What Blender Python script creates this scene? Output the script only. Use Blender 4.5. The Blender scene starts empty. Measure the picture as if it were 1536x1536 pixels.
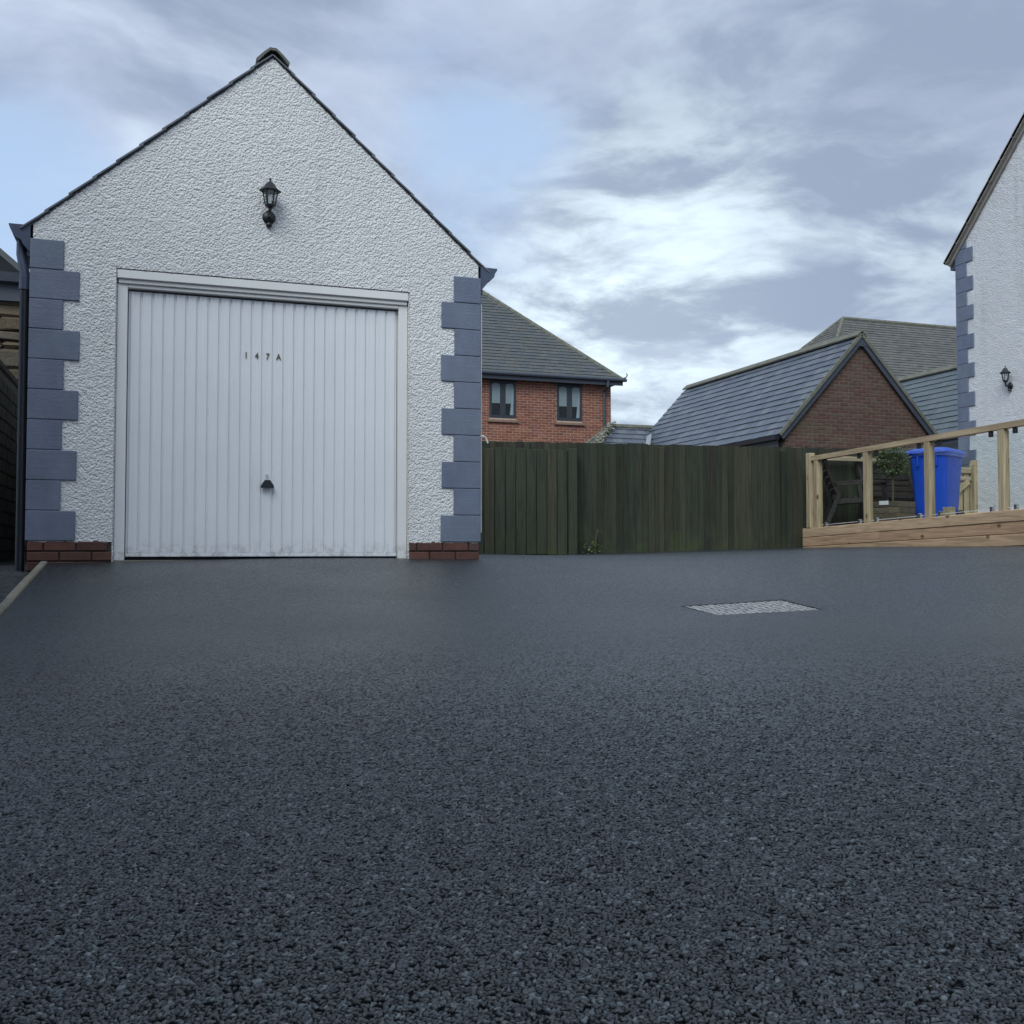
import bpy, math, random
import numpy as np
from mathutils import Matrix, Vector, Euler
random.seed(7); rng = np.random.default_rng(7)
R = math.radians
scene = bpy.context.scene
COL = scene.collection

# ------------------------------------------------------------------ camera
# world axes: x runs along the garage front, y runs away from the camera at right angles to it, z up
PSI, PITCH = R(18.862), R(2.2)
CAM = Vector((0, 0, 0.5))
cam = bpy.data.cameras.new('camera'); cam.lens = 36; cam.sensor_width = 36; cam.clip_start = 0.02; cam.clip_end = 2000
camo = bpy.data.objects.new('camera', cam); COL.objects.link(camo)
camo.location = CAM; camo.rotation_euler = (R(90) + PITCH, 0, -PSI)
scene.camera = camo

# ------------------------------------------------------------------ exposure, sun, sky
scene.view_settings.view_transform = 'Standard'; scene.view_settings.look = 'None'
scene.view_settings.gamma = 1.0; scene.view_settings.exposure = 0.60
scene.cycles.use_denoising = True; scene.cycles.max_bounces = 8; scene.cycles.transparent_max_bounces = 8
SUN_DIR = Vector((-0.46, -0.56, 0.70)).normalized()       # towards the sun
sun = bpy.data.lights.new('sun', 'SUN'); sun.energy = 1.5; sun.angle = R(40); sun.color = (0.92, 0.99, 1.0)
suno = bpy.data.objects.new('sun', sun); COL.objects.link(suno)
suno.rotation_euler = (-SUN_DIR).to_track_quat('-Z', 'Y').to_euler(); suno.location = (0, -5, 20)

def ray(px, py):
    u = (px - 768) / 1536; v = (768 - py) / 1536
    fw = math.cos(PITCH) - v * math.sin(PITCH); up = math.sin(PITCH) + v * math.cos(PITCH)
    return Vector((u * math.cos(PSI) + fw * math.sin(PSI), -u * math.sin(PSI) + fw * math.cos(PSI), up)).normalized()

class NT:
    """small node-tree helper"""
    def __init__(s, tree): s.t = tree; s.n = tree.nodes; s.l = tree.links
    def node(s, typ, **kw):
        n = s.n.new(typ)
        for k, v in kw.items(): setattr(n, k, v)
        return n
    def put(s, sock, v):
        if isinstance(v, bpy.types.NodeSocket): s.l.new(v, sock)
        elif v is not None:
            try: sock.default_value = v
            except Exception: sock.default_value = (*v, 1.0)
    def math(s, op, a, b=None, c=None, clamp=False):
        n = s.node('ShaderNodeMath', operation=op, use_clamp=clamp)
        for i, v in enumerate((a, b, c)):
            if v is not None: s.put(n.inputs[i], v)
        return n.outputs[0]
    def vmath(s, op, a, b=None, out=0):
        n = s.node('ShaderNodeVectorMath', operation=op)
        s.put(n.inputs[0], a)
        if b is not None: s.put(n.inputs[1], b)
        return n.outputs['Value'] if op in ('DOT_PRODUCT', 'LENGTH') else n.outputs[0]
    def noise(s, vec, scale, detail=4, rough=0.5, dist=0.0, out='Fac'):
        n = s.node('ShaderNodeTexNoise'); s.put(n.inputs['Vector'], vec)
        n.inputs['Scale'].default_value = scale; n.inputs['Detail'].default_value = detail
        n.inputs['Roughness'].default_value = rough; n.inputs['Distortion'].default_value = dist
        return n.outputs[out]
    def voronoi(s, vec, scale, feature='F1', out='Distance'):
        n = s.node('ShaderNodeTexVoronoi', feature=feature); s.put(n.inputs['Vector'], vec)
        n.inputs['Scale'].default_value = scale
        return n.outputs[out]
    def ramp(s, fac, stops, interp='LINEAR'):
        n = s.node('ShaderNodeValToRGB'); n.color_ramp.interpolation = interp; s.put(n.inputs[0], fac)
        e = n.color_ramp.elements
        while len(e) < len(stops): e.new(0.5)
        for q, (p, c) in zip(e, stops):
            q.position = p; q.color = (*c, 1) if not isinstance(c, (int, float)) else (c, c, c, 1)
        return n.outputs[0]
    def maprange(s, v, a, b, c=0.0, d=1.0, smooth=True):
        n = s.node('ShaderNodeMapRange'); n.interpolation_type = 'SMOOTHSTEP' if smooth else 'LINEAR'
        s.put(n.inputs[0], v)
        for i, q in enumerate((a, b, c, d)): n.inputs[i + 1].default_value = q
        return n.outputs[0]
    def mix(s, f, a, b, blend='MIX'):
        n = s.node('ShaderNodeMix', data_type='RGBA', blend_type=blend); n.clamp_factor = True
        s.put(n.inputs[0], f); s.put(n.inputs[6], a); s.put(n.inputs[7], b)
        return n.outputs[2]
    def mapping(s, vec, scale=(1, 1, 1), loc=(0, 0, 0), rot=(0, 0, 0)):
        n = s.node('ShaderNodeMapping'); s.put(n.inputs[0], vec)
        n.inputs['Location'].default_value = loc; n.inputs['Rotation'].default_value = rot; n.inputs['Scale'].default_value = scale
        return n.outputs[0]
    def bump(s, h, dist, strength=1.0, normal=None):
        n = s.node('ShaderNodeBump'); n.inputs['Distance'].default_value = dist; n.inputs['Strength'].default_value = strength
        s.put(n.inputs['Height'], h)
        if normal is not None: s.put(n.inputs['Normal'], normal)
        return n.outputs[0]

world = bpy.data.worlds.new('World'); scene.world = world; world.use_nodes = True
world.node_tree.nodes.clear()
W = NT(world.node_tree)
SKY_STRENGTH = 0.078
def build_sky():
    d = W.node('ShaderNodeTexCoord').outputs['Generated']
    sky = W.node('ShaderNodeTexSky'); sky.sky_type = 'NISHITA'; sky.sun_disc = False
    sky.sun_elevation = math.asin(SUN_DIR.z); sky.sun_rotation = math.atan2(SUN_DIR.x, SUN_DIR.y)
    sky.air_density = 1.0; sky.dust_density = 1.5; sky.ozone_density = 1.0
    sep = W.node('ShaderNodeSeparateXYZ'); W.put(sep.inputs[0], d)
    zc = W.math('ADD', W.math('MAXIMUM', sep.outputs[2], 0.0), 0.22)
    inv = W.math('DIVIDE', 1.0, zc)
    cmb = W.node('ShaderNodeCombineXYZ')
    W.put(cmb.inputs[0], W.math('MULTIPLY', sep.outputs[0], inv)); W.put(cmb.inputs[1], W.math('MULTIPLY', sep.outputs[1], inv))
    W.put(cmb.inputs[2], W.math('MULTIPLY', sep.outputs[2], 1.3))
    p = cmb.outputs[0]
    wob = W.vmath('SCALE', W.vmath('SUBTRACT', W.noise(p, 1.3, 3, 0.5, out='Color'), (0.5, 0.5, 0.5)))
    wob.node.inputs['Scale'].default_value = 0.35
    pw = W.vmath('ADD', p, wob)
    n1 = W.noise(W.mapping(pw, (1, 1, 1.6), (3.1, 1.7, 0.4)), 1.5, 8, 0.57)
    n2 = W.noise(W.mapping(pw, (1, 1, 2.4), (7.3, 0.2, 5.0)), 4.2, 8, 0.58)
    n3 = W.noise(W.mapping(pw, (1, 1, 2), (1.3, 9.2, 2.0)), 2.4, 7, 0.55)
    def lobe(px, py, k):
        q = ray(px, py)
        return W.math('EXPONENT', W.math('MULTIPLY', W.math('SUBTRACT', W.vmath('DOT_PRODUCT', d, tuple(q)), 1.0), k))
    def add(*a):
        o = a[0]
        for b in a[1:]: o = W.math('ADD', o, b)
        return o
    def sc(v, k): return W.math('MULTIPLY', v, k)
    # cover of the grey cloud: breaks open where the blue shows
    gap = add(sc(lobe(720, 200, 80), 0.17), sc(lobe(30, 330, 80), 0.20), sc(lobe(830, 190, 120), 0.10))
    thick = add(sc(lobe(1350, 190, 12), 0.38), sc(lobe(900, 400, 160), 0.10), sc(lobe(1180, 545, 160), 0.18), sc(lobe(1040, 250, 90), 0.10), sc(lobe(480, 40, 60), 0.05))
    dens = W.math('SUBTRACT', add(n1, thick), gap)
    cover = W.maprange(dens, 0.28, 0.58)
    veil = W.maprange(sep.outputs[2], 0.0, 0.9, 0.85, 0.50)
    blue = W.mix(veil, sky.outputs[0], (4.7, 6.3, 8.8))
    # bright thin edges round the hidden sun patch low over the roofs
    glow = add(sc(lobe(960, 480, 85), 0.62), sc(lobe(1060, 400, 160), 0.30), sc(lobe(840, 520, 150), 0.30), sc(lobe(1380, 350, 300), 0.30), sc(lobe(60, 330, 60), 0.25))
    brk = W.maprange(add(sc(n2, 0.55), sc(n3, 0.45)), 0.42, 0.60)
    lit = W.math('MULTIPLY', glow, brk)
    lit = W.math('ADD', lit, W.math('MULTIPLY', W.maprange(n2, 0.46, 0.70), 0.14))
    grey = W.mix(W.math('SUBTRACT', W.maprange(n3, 0.24, 0.62), sc(lobe(1330, 170, 10), 0.75), clamp=True), (2.75, 3.35, 4.55), (5.3, 6.05, 7.6))
    cloud = W.mix(lit, grey, (8.4, 9.9, 10.6))
    col = W.mix(W.math('MULTIPLY', cover, 0.94), blue, cloud)
    col = W.mix(W.math('MULTIPLY', lobe(920, 510, 90), 0.16), col, (8.2, 9.6, 10.2))
    bg = W.node('ShaderNodeBackground'); W.put(bg.inputs[0], col); bg.inputs[1].default_value = SKY_STRENGTH
    out = W.node('ShaderNodeOutputWorld'); W.l.new(bg.outputs[0], out.inputs[0])
build_sky()

# ------------------------------------------------------------------ materials
MAT = {}
def material(name):
    m = bpy.data.materials.new(name); m.use_nodes = True
    t = NT(m.node_tree); b = m.node_tree.nodes['Principled BSDF']
    MAT[name] = m
    pos = t.node('ShaderNodeNewGeometry').outputs['Position']
    return m, t, b, pos
def piece_random(t):
    """one random value for each piece: object random, or the stored value of joined pieces"""
    a = t.node('ShaderNodeAttribute', attribute_name='var').outputs['Fac']
    r = t.node('ShaderNodeObjectInfo').outputs['Random']
    return t.math('FRACT', t.math('ADD', a, r))
def simple(name, col, rough=0.6, var=0.12, scale=8, bump=0.0, bscale=60, spec=0.5, metal=0.0, stretch=(1, 1, 1), coat=0.0):
    m, t, b, pos = material(name)
    v = t.mapping(pos, stretch)
    n = t.noise(v, scale, 5, 0.6)
    lo = tuple(c * (1 - var) for c in col); hi = tuple(min(1, c * (1 + var)) for c in col)
    c = t.ramp(n, [(0.3, lo), (0.7, hi)])
    t.put(b.inputs['Base Color'], c)
    t.put(b.inputs['Roughness'], t.maprange(t.noise(v, scale * 2.3, 3), 0.3, 0.7, rough - 0.06, rough + 0.06))
    b.inputs['Specular IOR Level'].default_value = spec; b.inputs['Metallic'].default_value = metal
    b.inputs['Coat Weight'].default_value = coat
    if bump: t.put(b.inputs['Normal'], t.bump(t.noise(v, bscale, 4, 0.6), bump))
    return m
def pieces_mat(name, cols, rough=0.8, bump=0.003, bscale=60, stain=0.3, spec=0.3, staincol=(0.05, 0.05, 0.04)):
    m, t, b, pos = material(name)
    r = piece_random(t)
    k = len(cols)
    c = t.ramp(r, [((i + 0.5) / k, q) for i, q in enumerate(cols)])
    n = t.noise(pos, 14, 6, 0.65); n2 = t.noise(pos, 1.7, 5, 0.6)
    c = t.mix(0.55, c, t.ramp(n, [(0.25, 0.35), (0.75, 1.0)]), 'MULTIPLY')
    c = t.mix(t.math('MULTIPLY', t.maprange(n2, 0.48, 0.72), stain), c, staincol)
    t.put(b.inputs['Base Color'], c); b.inputs['Roughness'].default_value = rough; b.inputs['Specular IOR Level'].default_value = spec
    t.put(b.inputs['Normal'], t.bump(t.noise(pos, bscale, 5, 0.65), bump))
    return m

def asphalt():
    m, t, b, pos = material('asphalt')
    vd = t.voronoi(pos, 100)
    st = t.node('ShaderNodeAttribute', attribute_name='chip').outputs['Fac']
    st2 = t.math('FRACT', t.math('MULTIPLY', st, 7.31))
    big = t.noise(pos, 0.55, 4, 0.55)
    c = t.ramp(st, [(0.0, (0.005, 0.007, 0.0075)), (0.45, (0.026, 0.034, 0.037)), (0.85, (0.078, 0.098, 0.105)), (0.995, (0.18, 0.215, 0.225))])
    c = t.mix(0.85, c, t.ramp(t.noise(pos, 85, 3, 0.75), [(0.36, 0.32), (0.60, 1.0)]), 'MULTIPLY')
    c = t.mix(0.4, c, t.ramp(t.noise(pos, 17, 4, 0.7), [(0.35, 0.45), (0.62, 1.0)]), 'MULTIPLY')
    mastic = t.node('ShaderNodeAttribute', attribute_name='mastic').outputs['Fac']
    c = t.mix(mastic, c, (0.003, 0.004, 0.005))
    t.put(b.inputs['Base Color'], c)
    t.put(b.inputs['Roughness'], t.math('ADD', t.maprange(st2, 0, 1, 0.26, 0.46, False), t.maprange(big, 0.3, 0.7, -0.05, 0.07)))
    t.put(b.inputs['Specular IOR Level'], t.maprange(mastic, 0.0, 0.7, 1.0, 0.04))
    h = t.math('ADD', t.noise(pos, 380, 3), t.math('MULTIPLY', t.noise(pos, 75, 3, 0.6), 5.0))
    t.put(b.inputs['Normal'], t.bump(h, 0.0012, 0.9))
asphalt()

def roughcast(name, col):
    m, t, b, pos = material(name)
    n = t.noise(pos, 1.1, 5, 0.6)
    c = t.ramp(n, [(0.3, tuple(q * 0.93 for q in col)), (0.7, col)])
    streak = t.noise(t.mapping(pos, (5, 5, 0.35)), 1.0, 5, 0.6)
    c = t.mix(t.maprange(streak, 0.50, 0.78, 0, 0.42), c, (0.46, 0.49, 0.46))
    grain = t.noise(pos, 55, 4, 0.6)
    c = t.mix(0.30, c, t.ramp(grain, [(0.3, 0.6), (0.6, 1.0)]), 'MULTIPLY')
    t.put(b.inputs['Base Color'], c); b.inputs['Roughness'].default_value = 0.75; b.inputs['Specular IOR Level'].default_value = 0.3
    wb = t.vmath('SCALE', t.noise(pos, 30, 3, out='Color')); wb.node.inputs['Scale'].default_value = 0.02
    h = t.math('ADD', t.math('MULTIPLY', t.voronoi(t.vmath('ADD', pos, wb), 62), -1.0), t.math('MULTIPLY', t.noise(pos, 130, 4), 0.45))
    t.put(b.inputs['Normal'], t.bump(h, 0.012, 0.9))
roughcast('white_roughcast', (0.80, 0.80, 0.78))
roughcast('grey_white_roughcast', (0.74, 0.75, 0.76))

def painted_white(name, col, rough):
    m, t, b, pos = material(name)
    n = t.noise(pos, 2.2, 5, 0.6)
    c = t.ramp(n, [(0.3, tuple(q * 0.95 for q in col)), (0.7, col)])
    drip = t.noise(t.mapping(pos, (22, 22, 0.8)), 1.0, 4, 0.6)
    c = t.mix(t.maprange(drip, 0.56, 0.8, 0, 0.16), c, (0.45, 0.44, 0.39))
    z = t.node('ShaderNodeSeparateXYZ'); t.put(z.inputs[0], pos)
    splash = t.math('MULTIPLY', t.maprange(z.outputs[2], 0.46, 0.62, 1, 0), t.maprange(t.noise(pos, 18, 5, 0.7), 0.42, 0.7))
    c = t.mix(t.math('MULTIPLY', splash, 0.55), c, (0.22, 0.20, 0.15))
    t.put(b.inputs['Base Color'], c); b.inputs['Roughness'].default_value = rough
    t.put(b.inputs['Normal'], t.bump(t.noise(pos, 7, 4), 0.002, 0.5))
painted_white('white_door_paint', (0.80, 0.81, 0.82), 0.35)
painted_white('white_timber', (0.80, 0.79, 0.76), 0.5)

def quoin():
    m, t, b, pos = material('quoin_paint')
    r = piece_random(t)
    c = t.ramp(r, [(0.0, (0.155, 0.185, 0.260)), (0.5, (0.172, 0.200, 0.272)), (1.0, (0.165, 0.202, 0.258))])
    n = t.noise(t.mapping(pos, (1, 1, 0.6)), 7, 6, 0.65)
    c = t.mix(0.75, c, t.ramp(n, [(0.25, 0.62), (0.75, 1.0)]), 'MULTIPLY')
    br = t.noise(t.mapping(pos, (4, 4, 60)), 1.0, 4, 0.6)
    c = t.mix(t.maprange(br, 0.5, 0.8, 0, 0.25), c, (0.22, 0.25, 0.31))
    c = t.mix(t.maprange(t.noise(pos, 38, 5, 0.7), 0.66, 0.74, 0, 0.5), c, (0.30, 0.31, 0.33))
    t.put(b.inputs['Base Color'], c); b.inputs['Roughness'].default_value = 0.62
    t.put(b.inputs['Normal'], t.bump(t.math('ADD', t.noise(pos, 60, 5, 0.65), t.math('MULTIPLY', br, 0.4)), 0.004, 0.9))
quoin()

def wood(name, cols, knots=True, rough=0.75, axis='z', grain=1.0, green=0.0):
    m, t, b, pos = material(name)
    r = piece_random(t)
    st = {'z': (26, 26, 1.3), 'y': (30, 1.6, 30), 'x': (1.6, 30, 30)}[axis]
    off = t.node('ShaderNodeCombineXYZ'); t.put(off.inputs[0], t.math('MULTIPLY', r, 17.0)); t.put(off.inputs[1], t.math('MULTIPLY', r, 9.0)); t.put(off.inputs[2], t.math('MULTIPLY', r, 31.0))
    v = t.mapping(t.vmath('ADD', pos, off.outputs[0]), st)
    g = t.noise(v, grain, 6, 0.65, 1.2)
    c = t.ramp(r, [((i + 0.5) / len(cols), q) for i, q in enumerate(cols)])
    c = t.mix(0.85, c, t.ramp(g, [(0.30, 0.38), (0.62, 1.0)]), 'MULTIPLY')
    if knots:
        kn = t.voronoi(t.mapping(t.vmath('ADD', pos, off.outputs[0]), tuple(s * 0.16 if s > 10 else s * 2.2 for s in st)), 1.0)
        c = t.mix(t.maprange(kn, 0.17, 0.05), c, (0.13, 0.07, 0.035))
    if green:
        z = t.node('ShaderNodeSeparateXYZ'); t.put(z.inputs[0], pos)
        k = t.math('MULTIPLY', t.maprange(z.outputs[2], 0.45, 1.0, 1, 0.12), t.maprange(t.noise(pos, 3.5, 5, 0.65), 0.40, 0.68))
        c = t.mix(t.math('MULTIPLY', k, green), c, (0.055, 0.075, 0.022))
    t.put(b.inputs['Base Color'], c); b.inputs['Roughness'].default_value = rough; b.inputs['Specular IOR Level'].default_value = 0.3
    t.put(b.inputs['Normal'], t.bump(g, 0.003, 0.7))
wood('green_fence_wood', [(0.032, 0.036, 0.025), (0.046, 0.052, 0.034), (0.064, 0.062, 0.040), (0.036, 0.046, 0.032), (0.052, 0.052, 0.036), (0.042, 0.039, 0.030)], False, 0.85, 'z', green=0.6)
wood('green_gate_wood', [(0.052, 0.060, 0.040), (0.062, 0.067, 0.041), (0.053, 0.064, 0.044), (0.068, 0.068, 0.043)], False, 0.8, 'z', green=0.5)
wood('new_timber_upright', [(0.46, 0.37, 0.23), (0.51, 0.41, 0.26), (0.43, 0.34, 0.21)], True, 0.7, 'z')
wood('new_timber_long', [(0.48, 0.37, 0.23), (0.53, 0.41, 0.26), (0.49, 0.36, 0.23)], True, 0.7, 'y')
wood('new_timber_cross', [(0.46, 0.38, 0.25), (0.50, 0.41, 0.28)], True, 0.7, 'x')
wood('sleeper_timber', [(0.52, 0.36, 0.22), (0.58, 0.41, 0.26), (0.48, 0.31, 0.19)], True, 0.75, 'y')
wood('dark_furniture_wood', [(0.046, 0.036, 0.032), (0.062, 0.052, 0.046), (0.040, 0.035, 0.036)], False, 0.5, 'x')
wood('planter_wood', [(0.16, 0.13, 0.09), (0.20, 0.16, 0.11), (0.13, 0.11, 0.085)], False, 0.8, 'y')

pieces_mat('plinth_brick', [(0.115, 0.055, 0.045), (0.145, 0.065, 0.050), (0.10, 0.060, 0.052), (0.165, 0.075, 0.055)], 0.85, 0.003, 90, 0.4)
pieces_mat('orange_brick', [(0.34, 0.125, 0.075), (0.28, 0.095, 0.060), (0.40, 0.17, 0.105), (0.31, 0.12, 0.085), (0.24, 0.09, 0.065)], 0.9, 0.004, 40, 0.18)
pieces_mat('brown_brick', [(0.150, 0.082, 0.062), (0.130, 0.078, 0.058), (0.165, 0.100, 0.076), (0.135, 0.066, 0.054), (0.150, 0.108, 0.078)], 0.9, 0.004, 40, 0.45, staincol=(0.10, 0.09, 0.055))
pieces_mat('dark_brick', [(0.032, 0.034, 0.030), (0.042, 0.040, 0.034), (0.026, 0.030, 0.028), (0.050, 0.046, 0.036)], 0.9, 0.005, 40, 0.5, staincol=(0.022, 0.030, 0.016))
pieces_mat('blue_slate', [(0.105, 0.125, 0.155), (0.125, 0.145, 0.175), (0.090, 0.108, 0.140), (0.155, 0.170, 0.190)], 0.36, 0.003, 30, 0.25, 0.6, (0.10, 0.115, 0.10))
pieces_mat('pale_slate', [(0.120, 0.150, 0.165), (0.140, 0.165, 0.175), (0.105, 0.135, 0.150)], 0.48, 0.003, 30, 0.25, 0.6, (0.12, 0.14, 0.11))
pieces_mat('old_slate', [(0.105, 0.118, 0.122), (0.125, 0.135, 0.135), (0.095, 0.108, 0.115), (0.130, 0.132, 0.122)], 0.65, 0.004, 25, 0.4, 0.4, (0.095, 0.10, 0.075))
pieces_mat('brown_slate', [(0.150, 0.145, 0.130), (0.170, 0.163, 0.145), (0.135, 0.137, 0.128), (0.125, 0.122, 0.115)], 0.7, 0.004, 25, 0.45, 0.4, (0.09, 0.105, 0.075))
pieces_mat('rubble_stone', [(0.15, 0.115, 0.075), (0.19, 0.145, 0.095), (0.12, 0.10, 0.075), (0.16, 0.13, 0.10)], 0.9, 0.02, 14, 0.35)
pieces_mat('concrete_edging', [(0.30, 0.27, 0.20), (0.34, 0.31, 0.235), (0.26, 0.24, 0.19)], 0.9, 0.004, 60, 0.45, staincol=(0.09, 0.095, 0.05))
simple('mortar', (0.46, 0.37, 0.29), 0.95, 0.2, 12, 0.004)
simple('dark_mortar', (0.055, 0.048, 0.042), 0.95, 0.25, 12, 0.004)
simple('brown_mortar', (0.20, 0.175, 0.14), 0.95, 0.2, 12, 0.004)
simple('ridge_concrete', (0.13, 0.135, 0.12), 0.85, 0.25, 9, 0.004)
simple('lichen_ridge', (0.15, 0.15, 0.115), 0.9, 0.3, 7, 0.004)
simple('slate_edge', (0.125, 0.14, 0.155), 0.6, 0.3, 11, 0.003)
simple('gutter_plastic', (0.060, 0.080, 0.125), 0.35, 0.08, 6)
simple('fascia_dark', (0.055, 0.066, 0.086), 0.45, 0.12, 6)
simple('black_metal', (0.012, 0.014, 0.017), 0.45, 0.2, 20)
simple('black_plastic', (0.010, 0.013, 0.020), 0.4, 0.15, 8)
simple('window_frame_dark', (0.035, 0.042, 0.050), 0.4, 0.1, 8)
simple('sill_tile', (0.24, 0.15, 0.11), 0.8, 0.2, 10)
simple('blind_fabric', (0.62, 0.64, 0.64), 0.9, 0.05, 3)
simple('curtain_fabric', (0.72, 0.74, 0.74), 0.9, 0.08, 3)
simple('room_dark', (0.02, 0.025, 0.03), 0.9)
simple('bin_blue', (0.010, 0.070, 0.50), 0.38, 0.08, 5)
simple('rubber', (0.015, 0.015, 0.016), 0.8)
simple('steel', (0.55, 0.56, 0.58), 0.3, 0.1, 20, metal=1.0)
simple('lead', (0.30, 0.32, 0.34), 0.5, 0.15, 12, 0.003)
simple('brass_letter', (0.10, 0.085, 0.035), 0.45, 0.3, 40)
simple('white_plastic', (0.78, 0.78, 0.76), 0.4, 0.03)
simple('patio_stone', (0.24, 0.22, 0.19), 0.9, 0.2, 4, 0.003)
simple('earth', (0.050, 0.045, 0.038), 0.95, 0.4, 6, 0.03, 18)
simple('wet_rubble', (0.040, 0.042, 0.044), 0.75, 0.6, 14, 0.03, 26)
simple('slab_stone', (0.25, 0.225, 0.18), 0.9, 0.25, 6, 0.004)
simple('cable_white', (0.62, 0.63, 0.62), 0.5)
simple('soffit_board', (0.24, 0.22, 0.20), 0.7, 0.15, 6)
simple('verge_tile', (0.30, 0.28, 0.25), 0.75, 0.25, 8, 0.003)
simple('trunk_bark', (0.10, 0.08, 0.05), 0.9, 0.3, 20, 0.004)

def cover_metal():
    m, t, b, pos = material('cover_metal')
    n = t.noise(pos, 30, 5, 0.65)
    t.put(b.inputs['Base Color'], t.ramp(n, [(0.3, (0.26, 0.26, 0.26)), (0.7, (0.62, 0.61, 0.60))]))
    t.put(b.inputs['Roughness'], t.maprange(n, 0.3, 0.7, 0.32, 0.55)); b.inputs['Metallic'].default_value = 0.35
    t.put(b.inputs['Normal'], t.bump(t.noise(pos, 120, 3), 0.006, 0.8))
cover_metal()
def leaf(name, cols):
    m, t, b, pos = material(name)
    r = piece_random(t)
    t.put(b.inputs['Base Color'], t.ramp(r, [((i + 0.5) / len(cols), q) for i, q in enumerate(cols)]))
    b.inputs['Roughness'].default_value = 0.5
leaf('bay_leaf', [(0.045, 0.075, 0.025), (0.075, 0.105, 0.035), (0.11, 0.12, 0.045), (0.035, 0.055, 0.022)])
leaf('weed_leaf', [(0.07, 0.10, 0.02), (0.10, 0.12, 0.03), (0.14, 0.14, 0.06)])
leaf('lichen_tuft', [(0.16, 0.15, 0.10), (0.42, 0.42, 0.36), (0.09, 0.09, 0.055), (0.30, 0.28, 0.19)])
def glass(name, tint, refl):
    m = bpy.data.materials.new(name); m.use_nodes = True; MAT[name] = m
    t = NT(m.node_tree); t.n.clear()
    tr = t.node('ShaderNodeBsdfTransparent'); tr.inputs[0].default_value = (*tint, 1)
    gl = t.node('ShaderNodeBsdfGlossy'); gl.inputs['Roughness'].default_value = 0.02
    lw = t.node('ShaderNodeLayerWeight'); lw.inputs[0].default_value = 0.5
    f5 = t.math('POWER', lw.outputs['Facing'], 5.0)
    mx = t.node('ShaderNodeMixShader'); t.put(mx.inputs[0], t.math('MULTIPLY', t.math('ADD', 0.035, t.math('MULTIPLY', f5, 0.8)), refl, clamp=True))
    t.l.new(tr.outputs[0], mx.inputs[1]); t.l.new(gl.outputs[0], mx.inputs[2])
    o = t.node('ShaderNodeOutputMaterial'); t.l.new(mx.outputs[0], o.inputs[0])
glass('clear_glass', (0.95, 0.975, 0.965), 1.0)
glass('house_glass', (0.80, 0.84, 0.85), 1.6)

# ------------------------------------------------------------------ mesh helpers
WM = {}
def place(o, parent=None, basis=None):
    COL.objects.link(o)
    b = basis or Matrix.Identity(4)
    if basis is not None: o.matrix_basis = b
    WM[o.name] = b
    if parent is not None:
        o.parent = parent; o.matrix_parent_inverse = WM[parent.name].inverted()
    return o
def tag(o, label=None, cat=None, group=None, kind=None):
    if label: o['label'] = label
    if cat: o['category'] = cat
    if group: o['group'] = group
    if kind: o['kind'] = kind
    return o
def thing(name, loc, label, cat, group=None):
    o = bpy.data.objects.new(name, None); o.empty_display_size = 0.2
    place(o, None, Matrix.Translation(loc))
    return tag(o, label, cat, group)

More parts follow.
